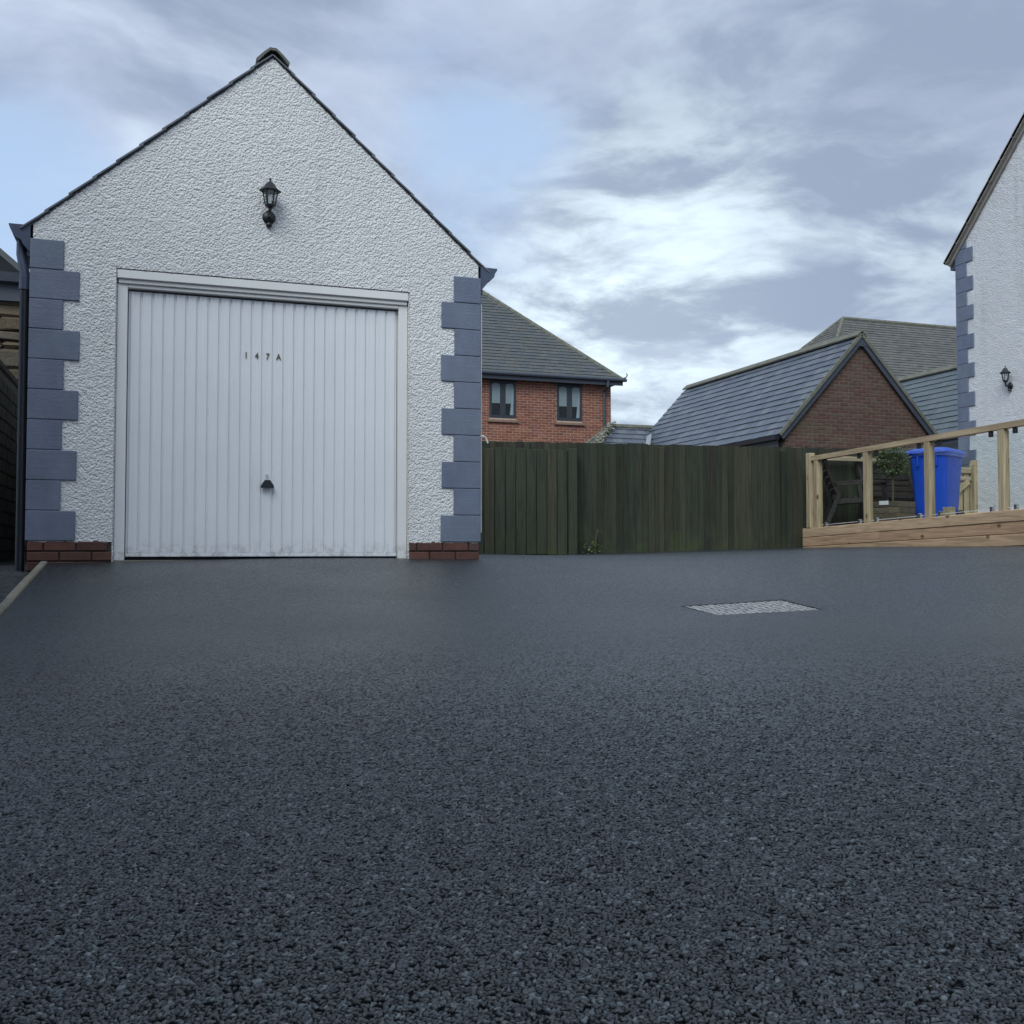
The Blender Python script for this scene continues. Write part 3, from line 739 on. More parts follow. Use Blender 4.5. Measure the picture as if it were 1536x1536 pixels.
    # eaves gutters with ogee ends, and the rainwater pipe
    for sgn, xw in ((-1, GX0 - 0.018), (1, GX1 + 0.018)):
        pr = [(0, 0.012), (0.030, 0.0), (0.150, 0.000), (0.145, -0.022), (0.128, -0.045), (0.122, -0.075), (0.098, -0.100), (0.066, -0.112), (0.055, -0.140), (0.022, -0.180), (0, -0.205)]
        MB().prism([(xw + sgn * u, D - 0.018, EAVE - 0.012 + w) for u, w in pr], (0, 5.54, 0)).build('gutter', 'gutter_plastic', garage)
        MB().box(min(xw, xw + sgn * 0.02), max(xw, xw + sgn * 0.02), D + 0.0, D + 5.5, EAVE - 0.24, EAVE - 0.19).build('fascia', 'fascia_dark', garage)
    xp = GX0 - 0.060
    MB().tube([(GX0 - 0.09, D + 0.10, 2.86), (GX0 - 0.09, D + 0.09, 2.74), (GX0 - 0.075, D + 0.08, 2.66), (xp, D + 0.07, 2.58), (xp, D + 0.07, 2.50)], 0.036, 12).build('pipe_bend', 'gutter_plastic', garage, True)
    MB().tube([(xp, D + 0.07, 2.52), (xp, D + 0.07, 0.24)], 0.034, 12).build('downpipe', 'black_plastic', garage, True)
    MB().tube([(xp, D + 0.07, 2.56), (xp, D + 0.07, 2.47)], 0.042, 12).build('pipe_collar', 'gutter_plastic', garage, True)
    # thin cable clipped up the right corner
    xc = GX1 + 0.022
    MB().tube([(xc, D - 0.012, 2.62), (xc + 0.004, D - 0.013, 2.60), (xc + 0.003, D - 0.014, 2.2), (xc + 0.001, D - 0.013, 1.6), (xc + 0.002, D - 0.013, 0.66)], 0.004, 6).build('cable', 'cable_white', garage, True)
build_garage()

def lantern(name, base, out, label):
    """wall lantern: round back plate, arm, six-sided tapering glazed body, cap and finial. base = centre of the plate on the wall"""
    b = Vector(base); o = Vector(out).normalized(); sd = Vector((0, 0, 1)).cross(o)
    M = basis_from(b, sd, o, Vector((0, 0, 1)))
    t = thing(name, b, label, 'lantern', 'wall lanterns')
    def mk(nm, mb, mat, parent, smooth=False):
        k = 1.0 if nm in ('back_plate', 'boss') else 0.80
        mb.v = [tuple(M @ Vector((p[0] * max(k, 0.9), p[1] * k, p[2] * k))) for p in mb.v]
        return mb.build(nm, mat, parent, smooth)
    mk('back_plate', MB().lathe([(0.0, 0.0), (0.050, 0.0), (0.054, 0.008), (0.044, 0.020), (0.022, 0.030), (0.0, 0.032)], 20, axis='y'), 'black_metal', t, True)
    mk('boss', MB().lathe([(0.0, -0.085), (0.018, -0.080), (0.026, -0.066), (0.020, -0.050), (0.0, -0.048)], 12, c=(0, 0.016, 0)), 'black_metal', t, True)
    c = 0.115
    mk('arm', MB().tube([(0, 0.02, 0.0), (0, 0.06, -0.010), (0, 0.095, 0.002), (0, c, 0.03), (0, c, 0.066)], [0.016, 0.015, 0.013, 0.013, 0.016], 10), 'black_metal', t, True)
    mk('finial_knob', MB().lathe([(0.0, -0.03), (0.010, -0.022), (0.007, 0.0), (0.012, 0.02)], 10, c=(0, c, 0.0)), 'black_metal', t, True)
    body = mk('base_cup', MB().lathe([(0.0, 0.055), (0.018, 0.058), (0.040, 0.075), (0.048, 0.092), (0.046, 0.098), (0.0, 0.098)], 6, c=(0, c, 0)), 'black_metal', t)
    for k in range(6):
        a = 2 * math.pi * k / 6
        mk('glazing_bar', MB().tube([(0.043 * math.cos(a), c + 0.043 * math.sin(a), 0.096), (0.066 * math.cos(a), c + 0.066 * math.sin(a), 0.232)], 0.0058, 6), 'black_metal', body)
        a2 = 2 * math.pi * (k + 1) / 6
        r0, r1 = 0.041, 0.063
        pane = [(r0 * math.cos(a), c + r0 * math.sin(a), 0.099), (r0 * math.cos(a2), c + r0 * math.sin(a2), 0.099), (r1 * math.cos(a2), c + r1 * math.sin(a2), 0.231), (r1 * math.cos(a), c + r1 * math.sin(a), 0.231)]
        am = (a + a2) / 2
        mk('glass_pane', MB().prism(pane, (0.0025 * math.cos(am), 0.0025 * math.sin(am), 0)), 'clear_glass', body)
    mk('bulb', MB().lathe([(0.0, 0.098), (0.013, 0.10), (0.013, 0.125), (0.022, 0.15), (0.022, 0.17), (0.0, 0.185)], 12, c=(0, c, 0)), 'white_plastic', body, True)
    cap = mk('cap', MB().lathe([(0.0, 0.228), (0.094, 0.226), (0.098, 0.236), (0.090, 0.246), (0.060, 0.268), (0.046, 0.292), (0.030, 0.318), (0.012, 0.330), (0.0, 0.331)], 6, c=(0, c, 0)), 'black_metal', t)
    mk('finial', MB().lathe([(0.0, 0.328), (0.010, 0.330), (0.005, 0.342), (0.012, 0.352), (0.010, 0.362), (0.0, 0.368)], 10, c=(0, c, 0)), 'black_metal', cap, True)
lantern('wall_lantern', (0.782, D - 0.012, 3.185), (0, -1, 0), 'black six-sided wall lantern on the gable above the garage door')

# ------------------------------------------------------------------ inspection cover in the asphalt
def manhole():
    (ax, ay), (bx, _), _, (_, dy) = MH
    z00, z10, z01, z11 = (float(gz(*q)) for q in ((ax, ay), (bx, ay), (ax, dy), (bx, dy)))
    zf = lambda x, y: ((1 - (x - ax) / (bx - ax)) * ((1 - (y - ay) / (dy - ay)) * z00 + (y - ay) / (dy - ay) * z01) + (x - ax) / (bx - ax) * ((1 - (y - ay) / (dy - ay)) * z10 + (y - ay) / (dy - ay) * z11))
    t = thing('manhole_cover', ((ax + bx) / 2, (ay + dy) / 2, zf((ax + bx) / 2, (ay + dy) / 2)), 'rectangular studded metal inspection cover sunk in the asphalt', 'manhole cover')
    rim = MB(); e = 0.005
    def quad_ring(x0, x1, y0, y1, zo, zi):
        for (p, q) in (((x0, y0), (x1, y0)), ((x1, y0), (x1, y1)), ((x1, y1), (x0, y1)), ((x0, y1), (x0, y0))):
            dx, dy2 = q[0] - p[0], q[1] - p[1]; L = math.hypot(dx, dy2); nx, ny = dy2 / L * e, -dx / L * e
            rim.prism([(p[0], p[1], zf(*p) + zo), (q[0], q[1], zf(*q) + zo), (q[0] + nx, q[1] + ny, zf(*q) + zo), (p[0] + nx, p[1] + ny, zf(*p) + zo)], (0, 0, zi))
    quad_ring(ax, bx, ay, dy, -0.002, -0.05)
    rim.build('rim', 'wet_rubble', t)
    dp = 0.009
    pl = MB().prism([(ax, ay, z00 - dp), (bx, ay, z10 - dp), (bx, dy, z11 - dp), (ax, dy, z01 - dp)], (0, 0, -0.02)).build('plate', 'cover_metal', t)
    st = MB(); nx, ny = 13, 9
    for i in range(nx):
        for j in range(ny):
            cx = ax + (i + 0.5) / nx * (bx - ax); cy = ay + (j + 0.5) / ny * (dy - ay); z = zf(cx, cy) - dp
            w, h = (0.019, 0.007) if (i + j) % 2 else (0.007, 0.019)
            st.prism([(cx - w, cy - h, z), (cx + w, cy - h, z), (cx + w, cy + h, z), (cx - w, cy + h, z)], (0, 0, 0.006))
    s = st.build('tread_studs', 'cover_metal', pl); s['kind'] = 'stuff'
manhole()

# ------------------------------------------------------------------ green fence and gate
FY = 13.0
def fence():
    t = thing('garden_fence', (6.5, FY, 0.45), 'long dark green close-boarded timber fence behind the driveway', 'fence')
    x = 2.62; k = 0
    while x < 11.85:
        w = 0.100; tw = (x - 3.97) / (9.1 - 3.97)
        top = 1.972 + 0.072 * tw + random.uniform(-0.007, 0.007); bot = float(gz(min(x, 8.6), FY)) + (-0.03 if x < 9.1 else 0.2)
        j = random.uniform(0, 0.004)
        m = MB().prism([(x, FY - 0.006 - j, bot), (x + w + 0.010, FY - 0.020 - j, bot), (x + w + 0.010, FY - 0.004 - j, bot), (x, FY - 0.001 - j, bot)], (0, 0, top - bot))
        m.build('board', 'green_fence_wood', t); x += w - 0.002
    for px in (2.7, 4.6, 6.62, 8.62, 10.6):
        MB().cbox(px, px + 0.075, FY - 0.050, FY + 0.03, float(gz(min(px, 8.6), FY)) - 0.05, 1.955 + 0.02 * (px - 4) / 4, 0.005).build('post', 'green_gate_wood' if px < 8 else 'green_fence_wood', t)
    for z in (0.75, 1.3, 1.8): MB().box(2.62, 11.9, FY + 0.006, FY + 0.05, z, z + 0.07).build('rail', 'green_fence_wood', t)
fence()
def gate():
    GY = FY - 0.12; s = GY / 11.95
    t = thing('garden_gate', (4.6, GY, 0.44), 'green boarded side gate between the garage corner and the fence', 'gate')
    x = 3.72; k = 0; x1 = 5.12
    while x < x1:
        w = 0.139
        MB().cbox(x, x + w, GY - random.uniform(0, 0.004), GY + 0.02, 0.455 + random.uniform(-0.006, 0.006), 1.872 + random.uniform(-0.008, 0.008) + (0.018 if k < 2 else 0), 0.004).build('board', 'green_gate_wood', t)
        x += w + 0.009; k += 1
    MB().cbox(x + 0.002, x + 0.125, GY - 0.045, GY + 0.07, 0.40, 1.895, 0.006).build('post', 'green_gate_wood', t)
    for z in (0.70, 1.65): MB().box(3.72, x1, GY + 0.021, GY + 0.06, z, z + 0.09).build('ledge', 'green_gate_wood', t)
    MB().tube([(3.60, GY - 0.01, 2.02), (3.99, GY - 0.012, 2.02), (4.03, GY - 0.012, 2.00), (4.06, GY - 0.012, 1.93)], 0.012, 6).build('latch_hook', 'cable_white', t, True)
gate()
def weeds():
    t = thing('weed_plant', (5.55, FY - 0.10, 0.46), 'small yellow-green weed with a pale stalk at the foot of the fence', 'plant')
    st = MB().tube([(5.62, FY - 0.10, 0.46), (5.61, FY - 0.11, 0.62), (5.64, FY - 0.12, 0.80)], [0.006, 0.005, 0.008], 6).build('stalk', 'trunk_bark', t)
    m = MB()
    for k in range(60):
        a = random.uniform(0, 6.28); r = random.uniform(0, 0.13); h = random.uniform(0.02, 0.24) * (1 - r * 3)
        p = Vector((5.55 + r * math.cos(a) * 1.3, FY - 0.10 + r * 0.3 * math.sin(a), 0.45 + h)); d = Vector((random.uniform(-1, 1), random.uniform(-1, 0.2), random.uniform(0, 1))).normalized() * 0.045
        w = d.orthogonal().normalized() * 0.012
        m.raw([p - w * 0.3, p + d * 0.5 + w, p + d, p + d * 0.5 - w], [(0, 1, 2, 3)])
    m.build('leaves', 'weed_leaf', t)['kind'] = 'stuff'
weeds()

# ------------------------------------------------------------------ ramp with timber sleepers and glazed balustrade
RX = 8.9; RS = RX / 8.2; PATIO = 0.82
def rail_z(y): return 0.5 + RS * (1.268 + (11.55 - y / RS) / (11.55 - 8.05) * 0.062)
def sl_top(y): return 0.5 + RS * (0.306 + (11.78 - y / RS) / (11.78 - 8.07) * 0.120)
def ramp():
    t = thing('access_ramp', (RX, 9.4, 0.55), 'pale new timber ramp with sleeper sides, handrail and glass panels', 'ramp')
    y0, y1 = 11.78 * RS, 5.0
    sl = 0.120 / 3.71
    for k in range(4):
        dz = -k * 0.1345; cuts = {0: [y0, 10.38, 7.98, y1], 1: [y0, 11.1, 8.7, 6.3, y1], 2: [y0, 9.9, 7.5, y1], 3: [y0, 10.9, 8.4, y1]}[k]
        for a, b in zip(cuts, cuts[1:]):
            j = random.uniform(-0.004, 0.004); za, zb = sl_top(a) + dz, sl_top(b) + dz; hgt = 0.1315; ch = 0.008
            xf = RX - 0.045 + j; xb = RX + 0.16
            pr = [(xf, a - 0.002, za - hgt + ch), (xf + ch, a - 0.002, za - hgt), (xb, a - 0.002, za - hgt), (xb, a - 0.002, za), (xf + ch, a - 0.002, za), (xf, a - 0.002, za - ch)]
            MB().prism(pr, (0, b - a + 0.004, zb - za)).build('sleeper', 'sleeper_timber', t)
    # deck boards of the ramp and the landing
    y = y0 - 0.02; k = 0
    while y > 5.1:
        z = min(sl_top(y) - 0.06, 0.98)
        MB().cbox(RX + 0.165, RX + 1.35, y - 0.118, y, z - 0.03, z, 0.003).build('deck_board', 'new_timber_cross', t); y -= 0.125
    posts = [q * RS for q in (11.50, 10.49, 9.42, 8.34, 7.26, 6.2, 5.1)]
    for i, py in enumerate(posts):
        zt = rail_z(py) - 0.072
        MB().cbox(RX - 0.03, RX + 0.06, py - 0.045, py + 0.045, sl_top(py) + 0.001, zt, 0.005).build('post', 'new_timber_upright', t)
    MB().cbox(RX - 0.05, RX + 0.045, 11.60 * RS, 11.60 * RS + 0.095, sl_top(12.63) + 0.001, 1.925, 0.006).build('post', 'new_timber_upright', t)
    a = (RX + 0.012, 11.598 * RS, rail_z(11.6 * RS) - 0.035); b = (RX + 0.012, 5.3, rail_z(5.3) - 0.035)
    MB().beam(a, b, 0.088, 0.066).build('handrail', 'new_timber_long', t)
    MB().beam((RX + 0.012, 11.598 * RS, rail_z(11.6 * RS) - 0.0015), (RX + 0.012, 5.3, rail_z(5.3) - 0.0015), 0.074, 0.004).build('handrail_top', 'new_timber_long', t)
    # rail across the far end
    MB().beam((9.30, FY - 0.15, 1.885), (10.45, FY - 0.15, 1.885), 0.05, 0.066).build('end_rail', 'new_timber_cross', t)
    for p, q in zip(posts, posts[1:]):
        ya, yb = p - 0.055, q + 0.055
        za, zb = sl_top(ya) + 0.035, sl_top(yb) + 0.035; ta, tb = rail_z(ya) - 0.105, rail_z(yb) - 0.105
        MB().prism([(RX + 0.010, ya, za), (RX + 0.010, yb, zb), (RX + 0.010, yb, tb), (RX + 0.010, ya, ta)], (0.010, 0, 0)).build('glass_panel', 'clear_glass', t)
        MB().prism([(RX + 0.009, ya, za - 0.0065), (RX + 0.009, yb, zb - 0.0065), (RX + 0.009, yb, zb - 0.0005), (RX + 0.009, ya, za - 0.0005)], (0.012, 0, 0)).build('edge_trim', 'cable_white', t)
        for yy in (ya - 0.12, yb + 0.12):
            zz = sl_top(yy)
            MB().cbox(RX - 0.008, RX + 0.034, yy - 0.021, yy + 0.021, zz + 0.002, zz + 0.062, 0.004).build('clamp', 'steel', t)
            zz = rail_z(yy) - 0.070
            MB().cbox(RX - 0.008, RX + 0.034, yy - 0.021, yy + 0.021, zz - 0.066, zz - 0.002, 0.004).build('clamp', 'black_metal', t)
    MB().cbox(RX + 0.062, RX + 0.14, 9.93, 10.07, sl_top(9.98) + 0.001, sl_top(9.98) + 0.112, 0.006).build('offcut_block', 'new_timber_cross', t)
ramp()
pt = MB().box(RX + 1.351, 11.86, 4.7, FY - 0.03, 0.3, PATIO + 0.06).build('patio', 'patio_stone'); tag(pt, 'raised patio beside the white house', None, None, 'structure')
pt2 = MB().box(RX + 0.40, RX + 1.35, 11.785 * RS, FY - 0.06, 0.3, PATIO + 0.06).build('patio_end', 'patio_stone'); tag(pt2, 'paved end of the patio by the fence', None, None, 'structure')
PZ = PATIO + 0.06

def wheelie_bin():
    c = Vector((10.32, 11.70, PZ)); t = thing('wheelie_bin', c, 'bright blue plastic wheelie bin behind the glass balustrade', 'wheelie bin')
    Rz = Matrix.Rotation(R(-62), 4, 'Z')
    def mk(nm, mb, mat, parent, sm=False):
        mb.v = [tuple(c + (Rz @ Vector(p))) for p in mb.v]; return mb.build(nm, mat, parent, sm)
    def ring(hw, hd, z, r, yo=0.0):
        pts = []
        for sx, sy, a0 in ((1, 1, 0), (-1, 1, 90), (-1, -1, 180), (1, -1, 270)):
            for q in range(4):
                a = R(a0 + q * 30); pts.append((sx * (hw - r) + r * math.cos(a), yo + sy * (hd - r) + r * math.sin(a), z))
        return pts
    def loft(rings):
        m = MB(); n = len(rings[0]); vs = [p for r_ in rings for p in r_]; fs = []
        for i in range(len(rings) - 1):
            for j in range(n): fs.append((i * n + j, i * n + (j + 1) % n, (i + 1) * n + (j + 1) % n, (i + 1) * n + j))
        fs += [tuple(range(n - 1, -1, -1)), tuple((len(rings) - 1) * n + j for j in range(n))]
        return m.raw(vs, fs)
    body = loft([ring(0.205, 0.235, 0.04, 0.05), ring(0.215, 0.25, 0.12, 0.05), ring(0.255, 0.315, 0.85, 0.06), ring(0.262, 0.325, 0.93, 0.06), ring(0.285, 0.345, 0.945, 0.06), ring(0.285, 0.345, 0.985, 0.06), ring(0.27, 0.33, 0.99, 0.06)])
    b = mk('body', body, 'bin_blue', t, True)
    for q in (-0.13, 0.13): mk('rib', MB().cbox(q - 0.012, q + 0.012, -0.350, -0.30, 0.80, 0.944, 0.004), 'bin_blue', b)
    lid = loft([ring(0.295, 0.365, 0.982, 0.06, -0.01), ring(0.298, 0.368, 1.000, 0.06, -0.01), ring(0.285, 0.355, 1.030, 0.08, -0.01), ring(0.22, 0.28, 1.058, 0.1, -0.01), ring(0.10, 0.14, 1.068, 0.06, -0.01)])
    l = mk('lid', lid, 'bin_blue', t, True)
    mk('lid_grip', MB().cbox(-0.06, 0.06, -0.400, -0.372, 0.985, 1.005, 0.005), 'bin_blue', l)
    mk('handle_bar', MB().tube([(-0.24, 0.335, 0.955), (-0.24, 0.40, 0.965), (0.24, 0.40, 0.965), (0.24, 0.335, 0.955)], 0.014, 8), 'bin_blue', t, True)
    for sx in (-1, 1):
        w = mk('wheel', MB().lathe([(0.05, sx * 0.215), (0.095, sx * 0.215), (0.10, sx * 0.225), (0.10, sx * 0.255), (0.095, sx * 0.265), (0.05, sx * 0.265)], 20, c=(0, 0.245, 0.10), axis='x'), 'rubber', t, True)
        mk('hub', MB().lathe([(0.0, sx * 0.21), (0.049, sx * 0.212), (0.049, sx * 0.262), (0.0, sx * 0.27)], 16, c=(0, 0.245, 0.10), axis='x'), 'black_plastic', w, True)
wheelie_bin()

def garden_chair(loc, rot, label, wide=0.56, name='garden_chair', cat='chair'):
    c = Vector(loc); t = thing(name, c, label, cat); Rz = Matrix.Rotation(R(rot), 4, 'Z')
    def mk(nm, mb, par=t):
        mb.v = [tuple(c + (Rz @ Vector(p))) for p in mb.v]; return mb.build(nm, 'dark_furniture_wood', par)
    h = wide / 2
    for s in (-1, 1):
        mk('front_leg', MB().beam((s * h, -0.30, 0), (s * (h - 0.01), -0.20, 0.62), 0.05, 0.06, (0, 1, 0)))
        mk('rear_leg', MB().beam((s * h, 0.34, 0), (s * (h - 0.01), 0.16, 0.45), 0.05, 0.06, (0, 1, 0)))
        mk('armrest', MB().beam((s * h, -0.30, 0.635), (s * h, 0.24, 0.60), 0.075, 0.03))
        mk('back_stile', MB().beam((s * (h - 0.03), 0.16, 0.40), (s * (h - 0.03), 0.36, 0.93), 0.045, 0.05, (0, 1, 0)))
        mk('side_rail', MB().beam((s * (h - 0.03), -0.24, 0.36), (s * (h - 0.03), 0.24, 0.33), 0.035, 0.07))
    for k in range(6): mk('seat_slat', MB().cbox(-h + 0.05, h - 0.05, -0.25 + k * 0.075, -0.19 + k * 0.075, 0.395 - k * 0.008, 0.417 - k * 0.008, 0.003))
    n = max(5, int(wide / 0.085))
    for k in range(5):
        f = 0.16 + k * 0.17
        a = Vector((-h + 0.055, 0.16 + 0.20 * f, 0.40 + 0.53 * f)); b = Vector((h - 0.055, a.y, a.z))
        mk('back_slat', MB().beam(a, b, 0.020, 0.072))
    mk('top_rail', MB().beam((-h, 0.358, 0.93), (h, 0.358, 0.93), 0.035, 0.085))
garden_chair((9.42, 12.48, PZ), 62, 'dark stained wooden garden armchair behind the first glass panel')
garden_chair((10.45, 12.62, PZ), 6, 'wide dark wooden garden bench behind the potted tree', 1.05, 'garden_bench', 'bench')

def planter_tree():
    c = Vector((9.62, 11.76, PZ - 0.03)); s = 0.21; hgt = 0.34
    t = thing('planter', c, 'square slatted wooden planter holding the round-headed tree', 'planter')
    for k in range(4):
        z0 = c.z + 0.01 + k * 0.083
        for q in range(4):
            m = MB().cbox(-s, s, -s - 0.010, -s + 0.010, z0, z0 + 0.078, 0.003)
            Rm = Matrix.Translation((c.x, c.y, 0)) @ Matrix.Rotation(q * math.pi / 2 + R(20), 4, 'Z')
            m.v = [tuple(Rm @ Vector(p)) for p in m.v]; m.build('slat', 'planter_wood', t)
    so = MB(); Rm = Matrix.Translation((c.x, c.y, 0)) @ Matrix.Rotation(R(20), 4, 'Z')
    so.box(-s + 0.012, s - 0.012, -s + 0.012, s - 0.012, c.z, c.z + 0.31); so.v = [tuple(Rm @ Vector(p)) for p in so.v]; so.build('soil', 'earth', t)
    lb = MB().box(-0.07, 0.07, -s - 0.022, -s - 0.016, c.z + 0.29, c.z + 0.345); Rl = Matrix.Translation((c.x, c.y, 0)) @ Matrix.Rotation(R(-70), 4, 'Z')
    lb.v = [tuple(Rl @ Vector(p)) for p in lb.v]; lb.build('plant_tag', 'white_plastic', t)
    tr = thing('bay_tree', (c.x, c.y, c.z + 0.31), 'small bay tree with round clipped head on a bare stem', 'tree')
    MB().tube([(c.x, c.y, c.z + 0.30), (c.x + 0.006, c.y, c.z + 0.55), (c.x - 0.004, c.y + 0.006, c.z + 0.86)], [0.015, 0.013, 0.011], 8).build('trunk', 'trunk_bark', tr, True)
    cc = Vector((c.x, c.y, c.z + 0.90))
    br = MB()
    for k in range(14):
        d = Vector((random.gauss(0, 1), random.gauss(0, 1), random.gauss(0.2, 0.8))).normalized()
        br.tube([(c.x - 0.003, c.y + 0.004, c.z + 0.80), cc + d * 0.10, cc + d * 0.18], [0.006, 0.004, 0.002], 5)
    br.build('branches', 'trunk_bark', tr)
    V = []; F = []; A = []
    for k in range(1500):
        d = Vector((random.gauss(0, 1), random.gauss(0, 1), random.gauss(0, 1))).normalized()
        lump = 1 + 0.13 * math.sin(5 * d.x + 2) * math.sin(6 * d.y) + 0.1 * math.sin(7 * d.z + 1)
        r = (0.19 if random.random() < 0.7 else 0.23) * lump * random.uniform(0.55, 1.02)
        p = cc + Vector((d.x * r * 1.08, d.y * r * 1.08, d.z * r * 0.92))
        ax = (d + Vector((random.uniform(-1, 1), random.uniform(-1, 1), random.uniform(-0.6, 1)))).normalized() * random.uniform(0.03, 0.052)
        w = ax.cross(Vector((random.uniform(-1, 1), random.uniform(-1, 1), random.uniform(-1, 1)))).normalized() * 0.012
        b = len(V); V += [p, p + ax * 0.5 + w, p + ax, p + ax * 0.5 - w]; F.append((b, b + 1, b + 2, b + 3)); A += [random.random()] * 4
    me = bpy.data.meshes.new('crown'); me.from_pydata(V, [], F); me.update(); me.attributes.new('var', 'FLOAT', 'POINT').data.foreach_set('value', A)
    me.materials.append(MAT['bay_leaf']); place(bpy.data.objects.new('crown', me), tr)
planter_tree()

def side_gate():
    y = 12.62; t = thing('wooden_gate', (11.7, y, PZ), 'pale timber garden gate with diagonal brace beside the house corner', 'gate')
    z0 = PZ + 0.04; x0, x1 = 11.02, 11.80
    for k in range(6): MB().cbox(x0 + k * 0.13, x0 + k * 0.13 + 0.105, y + 0.022, y + 0.04, z0, 1.80 + 0.02 * math.sin(k), 0.004).build('board', 'new_timber_upright', t)
    MB().cbox(x0, x1 - 0.01, y - 0.012, y + 0.020, 1.70, 1.79, 0.004).build('top_ledge', 'new_timber_cross', t)
    MB().cbox(x0, x1 - 0.01, y - 0.012, y + 0.020, 1.585, 1.645, 0.004).build('ledge', 'new_timber_cross', t)
    MB().cbox(x0, x1 - 0.01, y - 0.012, y + 0.020, z0 + 0.08, z0 + 0.17, 0.004).build('ledge', 'new_timber_cross', t)
    MB().beam((x0 + 0.05, y - 0.002, z0 + 0.18), (x1 - 0.06, y - 0.002, 1.58), 0.03, 0.085, (0, 0, 1)).build('brace', 'new_timber_upright', t)
    pp = MB().prism([(x1, y - 0.05, z0 - 0.04), (x1 + 0.09, y - 0.05, z0 - 0.04), (x1 + 0.09, y - 0.05, 1.84), (x1 + 0.065, y - 0.05, 1.90), (x1 + 0.03, y - 0.05, 1.905), (x1, y - 0.05, 1.83)], (0, 0.10, 0))
    pp.build('post', 'new_timber_upright', t)
side_gate()

# ------------------------------------------------------------------ white house on the right
HX = 11.87; HY = 12.93
def white_house():
    y1 = 2.9; yc = (HY + y1) / 2; ze = 5.20; tp = 1.06; zr = ze + (HY - yc) * tp
    t = thing('white_house', (HX + 4, yc, PZ), 'white roughcast house gable with grey painted quoins at the right edge', 'house')
    MB().prism([(HX + 0.02, y1, 0.3), (HX + 0.02, HY, 0.3), (HX + 0.02, HY, ze), (HX + 0.02, yc, zr), (HX + 0.02, y1, ze)], (8, 0, 0)).build('wall', 'grey_white_roughcast', t)
    us = np.arange(y1, HY + 0.001, 0.022); vs = np.arange(0.8, zr, 0.022)
    mask = lambda u, v: (v < ze + (HY - yc - np.abs(u - yc)) * tp - 0.01) & (u > 6.5)
    rough_sheet('roughcast_coat', 'grey_white_roughcast', t, us, vs, mask, lambda u, v, h: np.stack([HX - h + 0.008, u, v], -1), 0.018, 0.050)
    k = 0; z = 0.94
    while z < 5.3:
        w = 0.345 if k % 2 == 0 else 0.215
        zt = z + 0.2265
        m = MB().cbox(HX - 0.022, HX + 0.30, HY - w, HY + 0.016, z + 0.0015, min(zt, 5.35) - 0.0015, 0.005)
        m.build('quoin_block', 'quoin_paint', t); z = zt; k += 1
    # roof slabs with a verge board and pale tile edge
    for sg in (1, -1):
        ye = yc + sg * (HY - yc + 0.14); zz = ze - 0.14 * tp
        d = Vector((0, ye - yc, zz - zr)); n = Vector((0, sg * math.sin(math.atan(tp)), math.cos(math.atan(tp))))
        a = Vector((HX - 0.09, yc, zr)); b = Vector((HX - 0.09, ye, zz))
        r = MB().prism([a + n * 0.03, b + n * 0.03, b + n * 0.075, a + n * 0.075], (8.2, 0, 0)).build('roof', 'verge_tile', t)
        MB().prism([a + n * -0.035 + Vector((0.05, 0, 0)), b + n * -0.035 + Vector((0.05, 0, 0)), b + n * 0.029 + Vector((0.05, 0, 0)), a + n * 0.029 + Vector((0.05, 0, 0))], (0.05, 0, 0)).build('verge_board', 'soffit_board', t)
        L = (b - a).length; s = 0.0
        while s < L:
            p = a + (b - a) * (s / L); q = a + (b - a) * (min(s + 0.335, L) / L)
            MB().prism([p + n * 0.022, q + n * 0.018, q + n * 0.092, p + n * 0.086], (0.14, 0, 0)).build('verge_tile', 'verge_tile', t); s += 0.34
    MB().box(HX + 0.0, HX + 8, HY + 0.02, HY + 0.14, ze - 0.22, ze - 0.10).build('gutter', 'fascia_dark', t)
    # room behind, door reveal edge out of frame
    MB().box(HX - 0.03, HX + 0.0, 11.05, 11.42, 0.86, 3.25).build('door_surround', 'white_timber', t)
white_house()
lantern('wall_lantern', (HX - 0.014, 11.88, 2.948), (-1, 0, 0), 'black wall lantern on an arm on the white house wall at right')

